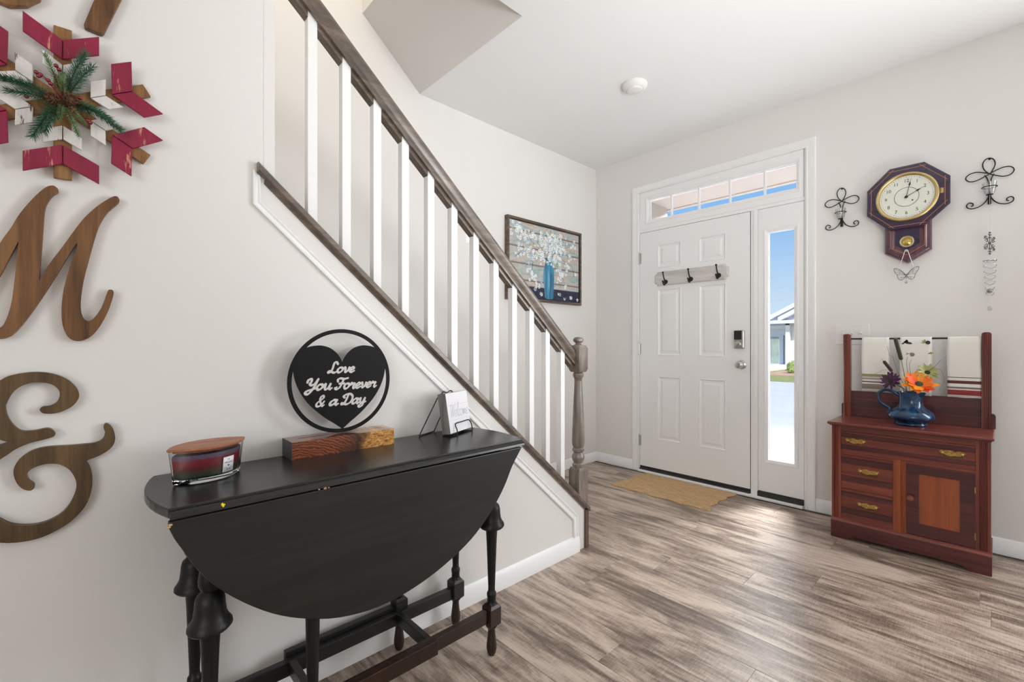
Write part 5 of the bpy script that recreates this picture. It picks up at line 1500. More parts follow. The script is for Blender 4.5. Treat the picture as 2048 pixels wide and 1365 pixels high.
for ph in (0, PI):
    pts = []
    for i in range(140):
        t = i / 139; r = 0.026 - 0.012 * t
        a = ph + t * 2 * PI * 3.2
        pts.append((xs_ + r * math.cos(a), ys_ + r * math.sin(a), 1.545 - 0.185 * t))
    b = MB(); b.tube(pts, 0.0014, 6); b.build('spiral', MAT['silver'], sp_, angle=60)
b = MB(); b.lathe([(0.0262, 1.5435), (0.0262, 1.5465), (0.0235, 1.5465), (0.0235, 1.5435), (0.0262, 1.5435)], (xs_, ys_, 0), 28, 'Z', False, False); b.tube([(xs_ - 0.025, ys_, 1.545), (xs_ + 0.025, ys_, 1.545)], 0.0012, 5); b.build('top_ring', MAT['silver'], sp_)
b = MB(); b.ball((xs_, ys_, 1.385), 0.0125, 8, 4, (1, 1, 1.1)); b.build('crystal', plain('faceted_crystal', rgb(150, 158, 156), 0.08, metal=0.6), sp_, smooth=False)
b = MB(); b.ball((xs_, ys_, 1.292), 0.010, 8, 4, (1, 1, 1.4)); b.build('crystal_drop', MAT['crystal'], sp_, smooth=False)

# ================================================================== WASHSTAND
ws_ = empty('washstand', (-0.340, 3.29, 0), 'small red mahogany washstand with towel bar, drawers and cupboard door', 'washstand')
MH, MV, MD_, MO = MAT['mahogany'], MAT['mahogany_v'], MAT['mahogany_dark'], MAT['mahogany_orange']
YF, YBK = 3.135, 3.470
# carcass
b = MB(); b.box(-0.655, -0.637, YF + 0.004, YBK, 0.0, 0.648); b.build('side_panel', MV, ws_, smooth=False)
b = MB(); b.box(-0.043, -0.025, YF + 0.004, YBK, 0.0, 0.648); b.build('side_panel', MAT['mahogany_dark'], ws_, smooth=False)
b = MB(); b.box(-0.637, -0.043, YBK - 0.012, YBK, 0.06, 0.648); b.box(-0.637, -0.043, YF + 0.02, YBK - 0.012, 0.085, 0.10); b.build('back_panel', MD_, ws_, smooth=False)
# base board with the cut-out arch and a moulded top edge
b = MB()
arch = [(-0.658, 0.0), (-0.588, 0.0), (-0.580, 0.004), (-0.560, 0.018), (-0.545, 0.0215), (-0.140, 0.0215), (-0.122, 0.018), (-0.100, 0.003), (-0.092, 0.0), (-0.022, 0.0), (-0.022, 0.094), (-0.658, 0.094)]
b.prism(arch, lambda u, v, d: (u, d, v), 3.120, 3.142)
bb = bevel(b.build('base_board', MD_, ws_, smooth=False), 0.0015, 2)
b = MB(); b.loft([[(x, 3.120, 0.094), (x, 3.121, 0.098), (x, 3.127, 0.104), (x, 3.136, 0.109), (x, 3.142, 0.109), (x, 3.142, 0.094)] for x in (-0.658, -0.022)]); b.build('base_moulding', MH, ws_, angle=20)
# base_side returns
b = MB(); b.box(-0.0250, -0.0205, 3.125, 3.44, 0.0, 0.094); b.build('base_return', MD_, ws_, smooth=False)
# reeded uprights
def reeded(x0, x1, n, z0, z1, name, mt, y=YF, th=0.018, plain_l=0.0, plain_r=0.0):
    b = MB()
    prof = [(x0, y + th), (x0, y)]
    a, c = x0 + plain_l, x1 - plain_r
    if plain_l: prof.append((a, y))
    w_ = (c - a) / n
    for i in range(n):
        s = a + w_ * i
        prof += [(s + w_ * 0.10, y + 0.0035), (s + w_ * 0.28, y + 0.0006), (s + w_ * 0.5, y - 0.0004), (s + w_ * 0.72, y + 0.0006), (s + w_ * 0.90, y + 0.0035)]
    if plain_r: prof.append((c, y))
    prof += [(x1, y), (x1, y + th)]
    b.loft([[(px, py, z) for px, py in prof] for z in (z0, z1)])
    return b.build(name, mt, ws_, angle=35)
reeded(-0.656, -0.612, 4, 0.094, 0.648, 'stile', MV, plain_l=0.010, plain_r=0.012)
reeded(-0.076, -0.024, 4, 0.094, 0.648, 'stile', MV, plain_l=0.014, plain_r=0.012)
reeded(-0.384, -0.331, 3, 0.109, 0.489, 'centre_stile', MO, plain_l=0.032, plain_r=0.002)
# rails between
for (a_, c_, yo, za_, zb_) in ((-0.612, -0.076, 0.0025, 0.610, 0.648), (-0.612, -0.076, 0.001, 0.4785, 0.4890), (-0.612, -0.384, 0.003, 0.283, 0.288), (-0.612, -0.331, 0.002, 0.106, 0.114)):
    b = MB(); b.box(a_, c_, YF + yo, YF + 0.02, za_, zb_); b.build('rail', MH, ws_, smooth=False)
# drawers with horizontally moulded fronts: dark sunk bands and proud red bands
def drawer(x0, x1, z0, z1, handles):
    H_ = z1 - z0
    prof = [(0.0, 0.000), (0.17, 0.000), (0.19, 0.0045), (0.36, 0.0045), (0.38, 0.000), (0.72, 0.000), (0.74, 0.0045), (0.90, 0.0045), (0.92, 0.000), (1.0, 0.000)]
    b = MB()
    rings = []
    for x in (x0 + 0.0012, x1 - 0.0012):
        rings.append([(x, YF + 0.02, z0 + 0.0012)] + [(x, YF + d, z0 + 0.0012 + (H_ - 0.0024) * t) for t, d in prof] + [(x, YF + 0.02, z1 - 0.0012)])
    b.loft(rings)
    # the sunk bands get the darker material
    me_f = len(b.f)
    n_ = len(rings[0])
    for i in range(n_):
        if i in (3, 7): b.mi[i] = 1
    dr = b.build('drawer', [MH, MD_], ws_, smooth=False)
    for hx, hz in handles:
        b = MB()
        yb = YF - 0.0005
        # pierced scrolled back plate
        def bp(u, v, d): return (hx + u, yb - d, hz + v)
        outl = []
        for i in range(40):
            t = 2 * PI * i / 40
            outl.append((0.046 * math.cos(t) * (1 + 0.06 * math.cos(6 * t)), 0.0125 * math.sin(t) * (1 + 0.22 * math.cos(7 * t)) + 0.003 * math.cos(2 * t)))
        b.prism(outl, bp, 0.0, 0.0022)
        for i in range(11):
            u = -0.040 + 0.008 * i
            b.ball(bp(u, 0.003 + 0.004 * math.cos(i * 1.9), 0.003), 0.0042 - 0.00004 * i, 7, 5)
        for s in (-1, 1):
            b.lathe([(0.0060, -0.0), (0.0050, -0.010), (0.0065, -0.014), (0.001, -0.016)], (hx + s * 0.036, yb, hz - 0.001), 10, 'Y')
        hb = b.build('handle', MAT['old_brass'], dr, angle=40)
        b = MB()
        b.tube(catmull([bp(-0.037, -0.001, 0.012), bp(-0.040, -0.010, 0.013), bp(-0.030, -0.0205, 0.014), (hx, yb - 0.015, hz - 0.0240), bp(0.030, -0.0205, 0.014), bp(0.040, -0.010, 0.013), bp(0.037, -0.001, 0.012)], 5), 0.0026, 7)
        # third level is the limit: the swinging bail is a sibling of its plate
        b.build('bail', plain('dark_brass', (0.16, 0.11, 0.05, 1), 0.4, metal=0.9, var=0.3) if 'dark_brass' not in bpy.data.materials else bpy.data.materials['dark_brass'], dr, angle=60)
    return dr
drawer(-0.612, -0.076, 0.489, 0.610, [(-0.545, 0.562), (-0.156, 0.562)])
drawer(-0.612, -0.384, 0.288, 0.4785, [(-0.487, 0.400)])
drawer(-0.612, -0.384, 0.114, 0.283, [(-0.490, 0.212)])
# cupboard door
b = MB()
dx0, dx1, dz0, dz1 = -0.3305, -0.0765, 0.112, 0.4875
px0, px1, pz0, pz1 = -0.281, -0.129, 0.172, 0.430
for (a, c, e_, f_) in ((dx0, px0, dz0, dz1), (px1, dx1, dz0, dz1), (px0, px1, dz0, pz0), (px0, px1, pz1, dz1)): b.box(a, c, YF + 0.0015, YF + 0.020, e_, f_)
cdoor = b.build('door', MAT['mahogany_dark'], ws_, smooth=False)
b = MB(); b.box(px0, px1, YF + 0.007, YF + 0.014, pz0, pz1); b.build('door_panel', MO, cdoor, smooth=False)
b = MB(); b.lathe([(0.008, 0.0), (0.007, -0.008), (0.0145, -0.014), (0.0165, -0.020), (0.013, -0.027), (0.001, -0.0295)], (-0.312, YF + 0.0015, 0.304), 20, 'Y'); b.build('knob', MH, cdoor)
for z in (0.395, 0.170):
    b = MB(); b.box(-0.0785, -0.0745, YF - 0.0012, YF + 0.003, z - 0.014, z + 0.014); b.lathe([(0.0025, -0.015), (0.0025, 0.015)], (-0.0765, YF - 0.001, z), 8); b.build('hinge', MAT['old_brass'], cdoor)
# top
b = MB(); b.box(-0.668, -0.012, 3.085, 3.472, 0.648, 0.663); bevel(b.build('top', MH, ws_, smooth=False), 0.005, 3)
b = MB(); b.box(-0.660, -0.020, 3.100, 3.14, 0.642, 0.648); b.build('top_moulding', MD_, ws_, smooth=False)
# back board with ears, posts, bar
b = MB()
prof = [(-0.665, 0.663), (-0.665, 0.728), (-0.662, 0.738), (-0.654, 0.742), (-0.630, 0.742), (-0.630, 0.818), (-0.045, 0.818), (-0.045, 0.742), (-0.020, 0.742), (-0.012, 0.738), (-0.009, 0.728), (-0.009, 0.663)]
b.prism(prof, lambda u, v, d: (u, d, v), 3.423, 3.437)
bkb = bevel(b.build('back_board', MD_, ws_, smooth=False), 0.0015, 2)
b = MB(); 
for z in (0.716, 0.770): b.box(-0.616, -0.060, 3.4195, 3.423, z - 0.002, z + 0.002)
b.build('back_bead', MH, bkb, smooth=False)
for (x0, x1) in ((-0.653, -0.617), (-0.060, -0.024)):
    b = MB()
    n = 4; y = 3.400; prof = [(x0, 3.437), (x0, y + 0.002)]
    w_ = (x1 - x0 - 0.006) / n
    for i in range(n):
        s = x0 + 0.003 + w_ * i
        prof += [(s + w_ * 0.10, y + 0.003), (s + w_ * 0.30, y + 0.0005), (s + w_ * 0.70, y + 0.0005), (s + w_ * 0.90, y + 0.003)]
    prof += [(x1, y + 0.002), (x1, 3.437)]
    rings = [[(px, py, z) for px, py in prof] for z in (0.663, 1.158)]
    for k_, z in ((0.85, 1.163), (0.5, 1.167)):
        cx, cy_ = (x0 + x1) / 2, 3.4185
        rings.append([(cx + (px - cx) * k_, cy_ + (py - cy_) * k_, z) for px, py in prof])
    b.loft(rings)
    b.build('post', MAT['mahogany_v'], ws_, angle=35)
b = MB(); b.tube([(-0.6175, 3.4185, 1.1365), (-0.0595, 3.4185, 1.1365)], 0.0050, 12); b.build('towel_bar', MAT['brown_stain'], ws_)

# ---- towels over the bar
def towel(x0, x1, zb, label, stops, zback):
    """cloth folded over the bar, front and back falls"""
    zc, yc, r = 1.1365, 3.4185, 0.0065
    path = [(yc - r - 0.0025 - 0.002 * math.sin(3 * t), zb + (zc - zb) * t) for t in [i / 10 for i in range(11)]]
    path += [(yc - (r + 0.0012) * math.cos(a), zc + (r + 0.0012) * math.sin(a)) for a in [PI * k / 8 for k in range(1, 8)]]
    path += [(yc + r + 0.0015, zc - (zc - zback) * t) for t in [i / 8 for i in range(9)]]
    b = MB(); nx = 10; vs = []; fs = []
    for i in range(nx + 1):
        x = x0 + (x1 - x0) * i / nx
        for j, (y, z) in enumerate(path):
            wv_ = 0.0012 * math.sin(i * 1.1 + j * 0.25) * max(0, min(1, (1.12 - z) / 0.1))
            vs.append((x + (0.0015 * math.sin(j * 0.7) if i in (0, nx) else 0), y - abs(wv_), z + (0.0012 * math.sin(i * 0.9) if j == 0 else 0)))
    m_ = len(path)
    for i in range(nx):
        for j in range(m_ - 1): fs.append((i * m_ + j, i * m_ + j + 1, (i + 1) * m_ + j + 1, (i + 1) * m_ + j))
    b.add(vs, fs)
    mt = M('towel_cloth')
    sp = mt.node('ShaderNodeSeparateXYZ'); mt.link(mt.coords(), sp.inputs[0])
    mr = mt.node('ShaderNodeMapRange'); mr.inputs[1].default_value = 0.0; mr.inputs[2].default_value = 0.2
    mt.link(sp.outputs['Z'], mr.inputs[0])
    mt.col(mt.ramp(mr.outputs[0], [(p / 0.2, c) for p, c in stops], 'CONSTANT'))
    wv2 = mt.noise(mt.coords(scale=(1, 1, 1)), 420, 2); mt.bump(wv2, 0.15, 0.001)
    mt.set(rough=0.9, sheen=0.2)
    o = b.build('towel', mt.m, None, ((x0 + x1) / 2, yc, zb), angle=60)
    s = o.modifiers.new('solid', 'SOLIDIFY'); s.thickness = 0.0022; s.offset = 0
    return tag(o, label, 'towel', None)
WHT = rgb(236, 235, 228)
towel(-0.562, -0.435, 0.823, 'white towel with olive, grey and maroon stripes, left on the washstand bar',
      [(0.0, WHT), (0.014, rgb(140, 130, 120)), (0.043, WHT), (0.053, rgb(78, 34, 44)), (0.058, rgb(206, 200, 196)), (0.064, WHT), (0.070, rgb(160, 146, 132)), (0.078, rgb(208, 202, 190)), (0.086, rgb(160, 150, 130)), (0.092, rgb(146, 148, 92)), (0.103, WHT), (0.2, WHT)], 0.86)
tm = towel(-0.386, -0.252, 0.815, 'white towel printed with small grey turnips, middle of the washstand bar', [(0.0, WHT), (0.2, WHT)], 0.86)
towel(-0.189, -0.061, 0.818, 'white towel with brown and red stripes, right on the washstand bar',
      [(0.0, WHT), (0.013, rgb(150, 58, 60)), (0.040, WHT), (0.046, rgb(150, 140, 132)), (0.052, rgb(92, 70, 64)), (0.056, WHT), (0.074, rgb(104, 54, 52)), (0.090, WHT), (0.105, rgb(110, 86, 66)), (0.109, WHT), (0.2, WHT)], 0.86)
gp_ = plain('print_dark_grey', rgb(62, 58, 58), 0.9); gg_ = plain('print_grey', rgb(140, 130, 126), 0.9); go_ = plain('print_olive', rgb(160, 160, 96), 0.9)
def tp_(x, z, d=0.0): return (x, 3.4185 - 0.0065 - 0.0060 - d, z)
def blob(mb, x, z, rx, rz, rot=0.0, n=14, d=0.0):
    mb.add([tp_(x + rx * math.cos(2 * PI * k / n) * math.cos(rot) - rz * math.sin(2 * PI * k / n) * math.sin(rot), z + rx * math.cos(2 * PI * k / n) * math.sin(rot) + rz * math.sin(2 * PI * k / n) * math.cos(rot), d) for k in range(n)], [tuple(range(n))])
b = MB()
blob(b, -0.350, 1.1115, 0.018, 0.0065, -0.25); blob(b, -0.362, 1.118, 0.009, 0.005, 0.6); blob(b, -0.356, 1.122, 0.006, 0.008, 0.1); blob(b, -0.372, 1.108, 0.006, 0.004, 0.3)
blob(b, -0.267, 1.113, 0.0105, 0.0105)
b.build('printed_turnip', gp_, tm, smooth=False)
b = MB(); blob(b, -0.334, 1.045, 0.0125, 0.0115); blob(b, -0.352, 1.050, 0.008, 0.003, -0.5); blob(b, -0.356, 1.044, 0.006, 0.002, 0.2); b.build('printed_turnip', gg_, tm, smooth=False)
b = MB(); blob(b, -0.284, 1.119, 0.009, 0.0035, -0.7); blob(b, -0.286, 1.112, 0.009, 0.003, 0.1); blob(b, -0.279, 1.124, 0.008, 0.003, -1.2)
for k in range(4): blob(b, -0.262 + 0.004 * k, 1.052 + 0.004 * (k % 2), 0.006, 0.0025, 0.8 * k)
b.build('printed_leaf', go_, tm, smooth=False)

# ================================================================== JUG AND FLOWERS
JX, JY, JZ = -0.327, 3.275, 0.663
jug = empty('jug', (JX, JY, JZ), 'squat blue glazed jug holding flowers on the washstand', 'jug')
mj = M('blue_glaze')
nj = mj.noise(mj.coords(), 22, 5, 0.65, 0.5)
mj.col(mj.ramp(nj, [(0.30, rgb(4, 26, 50)), (0.48, rgb(8, 48, 84)), (0.62, rgb(16, 68, 108)), (0.74, rgb(48, 82, 98))]))
mj.set(rough=0.16, coat=0.25)
b = MB()
b.lathe([(0.001, 0.004), (0.060, 0.004), (0.066, 0.0), (0.0695, 0.003), (0.0695, 0.011), (0.065, 0.015), (0.068, 0.019), (0.084, 0.028), (0.0965, 0.038), (0.1005, 0.047), (0.0990, 0.057), (0.0920, 0.070), (0.0800, 0.082), (0.0680, 0.091), (0.0580, 0.101), (0.0515, 0.113),
         (0.0490, 0.128), (0.0490, 0.146), (0.0510, 0.160), (0.0545, 0.172), (0.0555, 0.178), (0.0530, 0.180), (0.0480, 0.170), (0.0450, 0.150), (0.0450, 0.120), (0.001, 0.11)], (JX, JY, JZ), 40, 'Z', False, False)
b.build('body', mj.m, jug, angle=50)
b = MB()
hp_ = catmull([(JX + x, JY - 0.004 + 0.13 * x, JZ + z) for x, z in ((-0.046, 0.158), (-0.075, 0.180), (-0.108, 0.184), (-0.131, 0.169), (-0.136, 0.148), (-0.128, 0.119), (-0.104, 0.098), (-0.0870, 0.086), (-0.0875, 0.070), (-0.0925, 0.058))], 6)
b.tube(hp_, [0.0085 - 0.0012 * math.sin(i / len(hp_) * PI) for i in range(len(hp_))], 10)
b.tube(catmull([(JX - 0.118, JY - 0.017, JZ + 0.112), (JX - 0.132, JY - 0.018, JZ + 0.108), (JX - 0.137, JY - 0.018, JZ + 0.116)], 4), [0.005] * 5 + [0.003] * 4, 8)
b.build('handle', mj.m, jug, angle=60)
b = MB()
lip = catmull([(JX + 0.040, JY - 0.020, JZ + 0.166), (JX + 0.054, JY - 0.026, JZ + 0.175), (JX + 0.064, JY - 0.030, JZ + 0.180)], 4)
b.tube(lip, [0.012, 0.0115, 0.011, 0.010, 0.009, 0.008, 0.007, 0.006, 0.004], 8)
b.build('spout', mj.m, jug, angle=60)

stem_m = plain('flower_stem', rgb(66, 84, 44), 0.6, var=0.2)
def petal(mb, c, d, nrm, L, W_, cup, tip=0.3, segs=5):
    """a slightly cupped petal, thin but closed"""
    d = d.normalized(); s = nrm.cross(d).normalized(); nrm = d.cross(s).normalized() * -1 if d.cross(s).dot(nrm) < 0 else d.cross(s).normalized()
    prof = [(0.0, 0.25), (0.25, 0.72), (0.5, 1.0), (0.75, 0.86), (0.92, 0.45), (1.0, 0.08)]
    up = []; dn = []
    for t, w_ in prof:
        p = c + d * (L * t) + nrm * (cup * L * (t * t))
        for k in (-1, 0, 1):
            q = p + s * (W_ * 0.5 * w_ * k) + nrm * (0.10 * W_ * abs(k) * w_)
            up.append(q + nrm * 0.0004); dn.append(q - nrm * 0.0004)
    n_ = len(prof); fs = []
    o = len(up)
    for i in range(n_ - 1):
        for k in range(2):
            a = i * 3 + k
            fs.append((a, a + 1, a + 4, a + 3)); fs.append((o + a, o + a + 3, o + a + 4, o + a + 1))
    mb.add(up + dn, fs)
def flower(name, label, c, nrm, n, L, W_, mats, centre_m, cr_, layers=2, cup=0.15, grp=None, stem=True, up_hint=None):
    c = Vector(c); nrm = Vector(nrm).normalized()
    root = empty(name, (JX, JY, JZ + 0.15), label, 'flower', grp)
    u = nrm.orthogonal().normalized(); v = nrm.cross(u)
    rnd = random.Random(len(label))
    for ly in range(layers):
        for i in range(n):
            a = 2 * PI * (i + 0.5 * ly) / n + rnd.uniform(-0.10, 0.10)
            d = u * math.cos(a) + v * math.sin(a)
            b = MB(); petal(b, c + d * cr_ * 0.5 + nrm * (0.001 * ly), d + nrm * (0.10 + 0.22 * ly), nrm, L * (1 - 0.16 * ly) * rnd.uniform(0.88, 1.08), W_ * rnd.uniform(0.9, 1.1), cup * rnd.uniform(0.2, 1.6))
            b.build('petal', mats[rnd.randrange(len(mats))], root, angle=60)
    b = MB()
    rings = []
    for k in range(6):
        t = k / 5; r = cr_ * math.cos(t * PI / 2 * 0.96); h = cr_ * 0.55 * math.sin(t * PI / 2)
        rings.append([c + (u * math.cos(2 * PI * q / 14) + v * math.sin(2 * PI * q / 14)) * r + nrm * (h + 0.002) for q in range(14)])
    b.loft(rings)
    for q in range(26):
        a = q * 2.399; r = cr_ * math.sqrt(q / 26)
        p = c + (u * math.cos(a) + v * math.sin(a)) * r + nrm * (cr_ * 0.55 * math.sqrt(max(0, 1 - (r / cr_) ** 2)) + 0.002)
        b.ball(p, cr_ * 0.12, 5, 4)
    b.build('centre', centre_m, root, angle=60)
    b = MB(); base = Vector((JX + (c.x - JX) * 0.2, JY + (c.y - JY) * 0.2, JZ + 0.145))
    b.tube(catmull([c - nrm * 0.002, c - nrm * 0.022 + Vector((0, 0, -0.004)), base + Vector((0, 0, 0.04)), base], 6), 0.0022, 7)
    b.build('stem', stem_m, root, angle=60)
    return root
dkc = plain('flower_eye_dark', rgb(40, 46, 34), 0.8, var=0.4, scale=200)
org = [plain('petal_orange', rgb(246, 118, 14), 0.5, var=0.12), plain('petal_amber', rgb(252, 156, 26), 0.5, var=0.12), plain('petal_red_orange', rgb(232, 86, 22), 0.5, var=0.12)]
flower('orange_flower', 'large bright orange daisy at the front of the blue jug', (-0.288, 3.222, 0.890), (0.22, -0.68, 0.60), 11, 0.067, 0.028, org, plain('flower_eye_green', rgb(58, 68, 56), 0.7, var=0.3), 0.017, 2, 0.22)
flower('green_flower', 'pale olive green daisy behind the orange flower', (-0.2585, 3.262, 0.952), (0.25, -0.80, 0.50), 12, 0.046, 0.0135, [plain('petal_olive', rgb(176, 176, 112), 0.5, var=0.12), plain('petal_sage', rgb(150, 154, 98), 0.5, var=0.12)], dkc, 0.0125, 2, 0.10)
flower('purple_flower', 'dark purple daisy leaning left beside the jug handle', (-0.405, 3.245, 0.900), (-0.35, -0.82, 0.35), 13, 0.048, 0.0135, [plain('petal_purple', rgb(64, 26, 58), 0.5, var=0.2), plain('petal_plum', rgb(52, 30, 36), 0.5, var=0.2), plain('petal_violet', rgb(92, 36, 96), 0.5, var=0.2)], plain('flower_eye_purple', rgb(46, 44, 36), 0.8, var=0.4, scale=200), 0.0125, 2, 0.16)
cat_m = plain('cattail_velvet', rgb(56, 46, 40), 0.95, var=0.2, scale=300, sheen=0.4)
cat_m2 = plain('cattail_velvet_red', rgb(62, 34, 34), 0.95, var=0.2, scale=300, sheen=0.4)
def cattail(label, p0, p1, r, mt, tip):
    p0, p1 = Vector(p0), Vector(p1)
    root = empty('cattail', (JX, JY, JZ + 0.15), label, 'cattail', 'cattails in the blue jug')
    d = (p1 - p0).normalized(); L = (p1 - p0).length
    b = MB(); st = [p0 + d * (L * t) for t in (0, 0.02, 0.06, 0.12, 0.3, 0.6, 0.85, 0.94, 0.98, 1.0)]
    b.tube(st, [r * k for k in (0.3, 0.75, 0.95, 1, 1, 1, 1, 0.92, 0.72, 0.3)], 14); b.build('seed_head', mt, root, angle=60)
    b = MB(); b.tube([p1, p1 + d * tip], [0.0014, 0.0006], 6)
    base = Vector((JX - 0.012, JY, JZ + 0.150))
    b.tube(catmull([p0, p0.lerp(base, 0.5) + Vector((0.002, 0, 0)), base], 5), 0.0022, 6); b.build('stem', plain('pale_stem', rgb(150, 140, 110), 0.6) if 'pale_stem' not in bpy.data.materials else bpy.data.materials['pale_stem'], root, angle=60)
cattail('tall brown cattail standing upright in the blue jug', (-0.3645, 3.275, 1.016), (-0.3905, 3.270, 1.137), 0.0096, cat_m, 0.012)
cattail('short brown cattail above the purple flower', (-0.403, 3.262, 0.952), (-0.440, 3.262, 1.010), 0.0086, cat_m2, 0.018)
def grass(label, pts, r=0.0006, dots=0):
    root = empty('dried_grass', (JX, JY, JZ + 0.15), label, 'dried grass', 'fine dried stems in the jug')
    c_ = catmull([(JX, JY, JZ + 0.15)] + pts, 7)
    b = MB(); b.tube(c_, r, 5); b.build('stem', plain('dried_stem', rgb(70, 64, 50), 0.7) if 'dried_stem' not in bpy.data.materials else bpy.data.materials['dried_stem'], root)
gl_ = 'fine dark dried stem sticking out of the flower jug'
grass(gl_, [(-0.30, 3.27, 0.90), (-0.23, 3.26, 0.985), (-0.205, 3.258, 1.022)], 0.0008)
grass(gl_, [(-0.29, 3.26, 0.93), (-0.215, 3.25, 0.975), (-0.192, 3.248, 0.915), (-0.212, 3.246, 0.862)])
grass(gl_, [(-0.36, 3.26, 0.90), (-0.42, 3.25, 0.960), (-0.480, 3.25, 0.935)])
grass(gl_, [(-0.37, 3.27, 0.92), (-0.40, 3.262, 1.03), (-0.413, 3.262, 1.04), (-0.425, 3.262, 1.095)])
grass(gl_, [(-0.335, 3.27, 0.93), (-0.342, 3.262, 1.00), (-0.338, 3.262, 1.035)], 0.0009)
grass(gl_, [(-0.325, 3.27, 0.92), (-0.330, 3.262, 0.99), (-0.322, 3.262, 1.020)], 0.0009)

# ================================================================== DOOR MAT
def jute_mat():
    m = M('braided_jute')
    v = m.coords(scale=(4, 46, 1)); a = m.noise(v, 4, 5, 0.7, 1.2)
    c = m.noise(m.coords(), 260, 3, 0.7)
    mx = m.node('ShaderNodeMath', operation='MULTIPLY_ADD'); m.link(c, mx.inputs[0]); mx.inputs[1].default_value = 0.55; m.link(a, mx.inputs[2])
    m.col(m.ramp(mx.outputs[0], [(0.50, rgb(120, 90, 58)), (0.72, rgb(190, 152, 108)), (0.95, rgb(226, 198, 158))]))
    m.bump(mx.outputs[0], 0.8, 0.004); m.set(rough=0.95); return m.m
edge_pts = [(-2.070, 2.985), (-2.078, 3.010), (-2.062, 3.080), (-2.066, 3.140), (-2.048, 3.210), (-2.056, 3.300), (-2.040, 3.370), (-2.046, 3.440), (-1.98, 3.462), (-1.90, 3.456), (-1.80, 3.463), (-1.70, 3.456), (-1.60, 3.464), (-1.50, 3.456), (-1.40, 3.463), (-1.325, 3.458),
            (-1.302, 3.450), (-1.306, 3.400), (-1.326, 3.345), (-1.312, 3.290), (-1.332, 3.215), (-1.316, 3.150), (-1.330, 3.085), (-1.300, 3.010), (-1.302, 2.985), (-1.340, 2.973), (-1.424, 2.984), (-1.512, 2.970), (-1.608, 2.987), (-1.700, 2.967), (-1.782, 2.987), (-1.861, 2.974), (-1.953, 2.989), (-2.02, 2.976)]
ep = [(p.x, p.y) for p in catmull([(x, y, 0) for x, y in edge_pts], 4, True)]
mcx, mcy = -1.69, 3.22
b = MB()
rings = [[(x, y, 0.0006) for x, y in ep], [(x, y, 0.006) for x, y in ep]]
for k in range(1, 9):
    f = 1 - k / 9.0
    g = f if k < 8 else 0.12
    rings.append([(mcx + (x - mcx) * (1 - 0.111 * k), mcy + (y - mcy) * (1 - 0.111 * k), 0.0085 + 0.0016 * (k % 2)) for x, y in ep])
b.loft(rings)
tag(b.build('door_mat', jute_mat(), None, (mcx, mcy, 0), angle=60), 'tan braided jute door mat with wavy edges before the front door', 'door mat')

# ================================================================== OUTSIDE (seen through the sidelite and transom)
conc = plain('driveway_concrete', (0.62, 0.60, 0.58, 1), 0.85, var=0.05, scale=1.2)
b = MB(); b.box(-3.2, 1.8, YD + 0.13, 4.75, -0.30, -0.02); struct(b.build('porch_floor', conc, smooth=False))
b = MB(); b.box(-60, 60, 4.75, 18.7, -0.5, -0.30); struct(b.build('driveway', conc, smooth=False))
b = MB(); b.box(-60, 60, 18.7, 120, -0.5, -0.29); struct(b.build('lawn', plain('lawn_grass', rgb(150, 150, 88), 0.95, var=0.2, scale=3), smooth=False))
sofm = plain('porch_siding_pink', rgb(160, 149, 142), 0.8, var=0.02)
b = MB(); b.box(-3.4, 2.4, YD + 0.13, 4.67, 2.585, 2.66); struct(b.build('porch_soffit', sofm, smooth=False))
b = MB(); b.box(-3.4, 2.4, 4.64, 4.70, 2.575, 2.95); struct(b.build('porch_fascia', sofm, smooth=False))
b = MB(); b.box(-2.75, -2.46, YD + 0.13, 4.60, -0.30, 2.585); struct(b.build('porch_wall', sofm, smooth=False))
b = MB(); b.box(-3.5, 3.0, YD + 0.02, 4.7, 2.96, 3.08); struct(b.build('porch_roof', plain('roof_grey', rgb(110, 112, 122), 0.9), smooth=False))
HY = 28.5
nb = empty('neighbour_house', (-9.0, HY, -0.29), 'white neighbouring house with grey shingled roof seen through the sidelite glass', 'house')
hw = plain('house_white', rgb(232, 232, 232), 0.8, var=0.01)
b = MB(); b.box(-9.9, -2, HY, HY + 9, -0.29, 2.30)
b.build('wall', hw, nb, smooth=False)
b = MB(); b.box(-10.2, -1.5, HY - 0.60, HY + 0.02, 2.24, 2.42); b.build('fascia', hw, nb, smooth=False)
shg = plain('roof_shingle', rgb(168, 172, 190), 0.9, var=0.12, scale=6)
gl0 = lambda x: 2.61 + 0.53 * (x + 9.0)
b = MB()
b.prism([(-9.75, gl0(-9.75) - 0.06), (-5.7, gl0(-5.7) - 0.06), (-1.65, gl0(-9.75) - 0.06)], lambda u, v, d: (u, d, v), HY - 0.30, HY + 9.3)
b.build('roof', shg, nb, smooth=False)
for (xa, dz, yo) in ((-9.85, 0.0, 0.48), (-8.35, -0.36, 0.58)):
    b = MB()
    b.prism([(xa, gl0(xa) + dz - 0.24), (-5.7, gl0(-5.7) + dz - 0.24), (-5.7, gl0(-5.7) + dz), (xa, gl0(xa) + dz)], lambda u, v, d: (u, d, v), HY - yo, HY - 0.30)
    b.build('rake_board', hw, nb, smooth=False)
b = MB(); b.box(-9.25, -8.10, HY - 0.04, HY + 0.01, -0.05, 1.92); b.build('entry_recess', plain('entry_grey', rgb(206, 208, 214), 0.8), nb, smooth=False)
b = MB(); b.box(-8.85, -8.45, HY - 0.06, HY - 0.035, 0.02, 1.50); b.build('entry_window', plain('house_glass_reflection', rgb(156, 170, 158), 0.15, var=0.25, scale=2), nb, smooth=False)
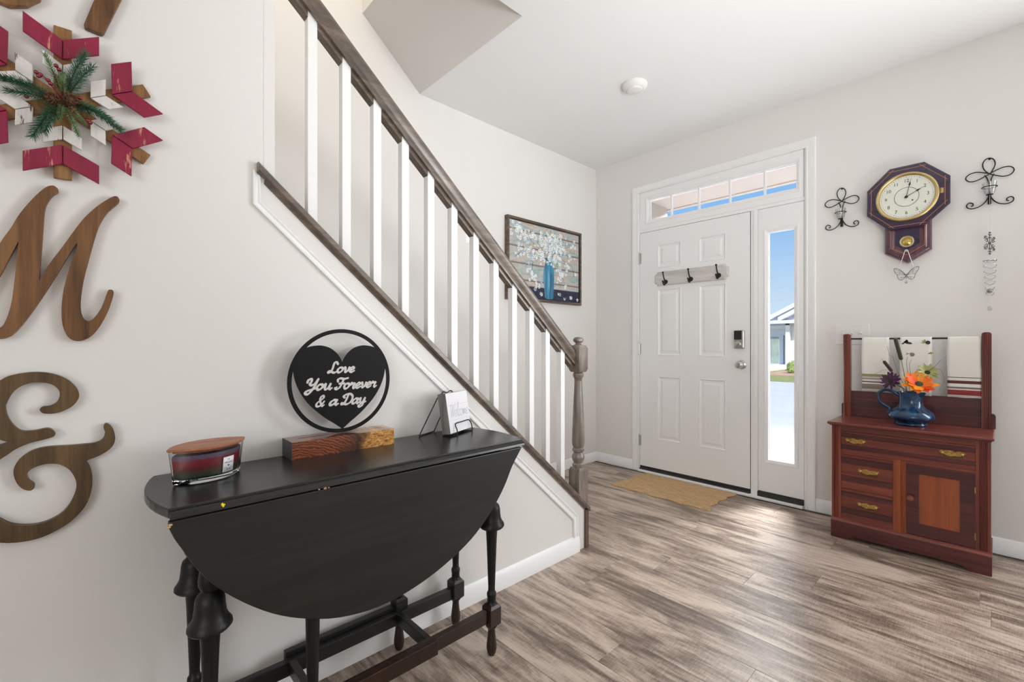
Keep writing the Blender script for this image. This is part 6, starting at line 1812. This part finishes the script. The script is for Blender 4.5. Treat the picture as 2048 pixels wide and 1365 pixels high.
b = MB(); b.box(-8.22, -8.17, HY - 0.06, HY - 0.035, 0.0, 1.60); b.build('entry_shadow_gap', plain('dark_jamb', rgb(92, 104, 116), 0.6), nb, smooth=False)
b = MB(); b.box(-8.05, -7.85, HY - 0.30, HY - 0.10, -0.29, 2.32); b.build('column', hw, nb, smooth=False)
for k in range(3):
    b = MB(); b.box(-9.6, -8.0 - 0.25 * 0, HY - 2.2 - 0.9 * k, HY - 0.05 - (0 if k == 0 else 2.15 + 0.9 * (k - 1)), -0.29, -0.04 - 0.08 * k); b.build('step', hw, nb, smooth=False)
bush_m = plain('bush_leaf', rgb(150, 168, 92), 0.8, var=0.35, scale=14)
def bush(c, r, label, n=160):
    root = empty('bush', c, label, 'bush', None)
    rnd = random.Random(int(c[0] * 100)); b = MB(); c = Vector(c)
    for i in range(n):
        d = Vector((rnd.gauss(0, 1), rnd.gauss(0, 1), rnd.gauss(0, 1))).normalized(); d.z = abs(d.z)
        p = c + Vector((0, 0, r * 0.35)) + d * r * (0.6 + 0.4 * rnd.random())
        s = d.orthogonal().normalized() * r * 0.16; t = (d.cross(s)).normalized() * r * 0.10
        b.add([p - s, p - t, p + s, p + t, p + d * r * 0.05], [(0, 1, 4), (1, 2, 4), (2, 3, 4), (3, 0, 4), (0, 3, 2, 1)])
    tag(b.build('foliage', bush_m, root, smooth=False), kind='stuff')
    b = MB(); b.ball(c + Vector((0, 0, r * 0.5)), r * 0.7, 10, 8); b.build('inner_mass', bush_m, root)
bush((-7.10, 26.3, -0.29), 0.42, 'round green bush before the neighbouring house, upper of two', 200)
bush((-6.62, 24.2, -0.29), 0.30, 'small yellow green bush in the neighbouring flower bed, lower of two', 160)
b = MB(); b.prism([(-8.0, 22.2), (-3.0, 22.2), (-3.0, 28.0), (-7.7, 28.0), (-7.5, 25.0)], lambda u, v, d: (u, v, d), -0.30, -0.27)
struct(b.build('mulch_bed', plain('mulch', rgb(196, 158, 130), 0.95, var=0.15, scale=8), smooth=False))
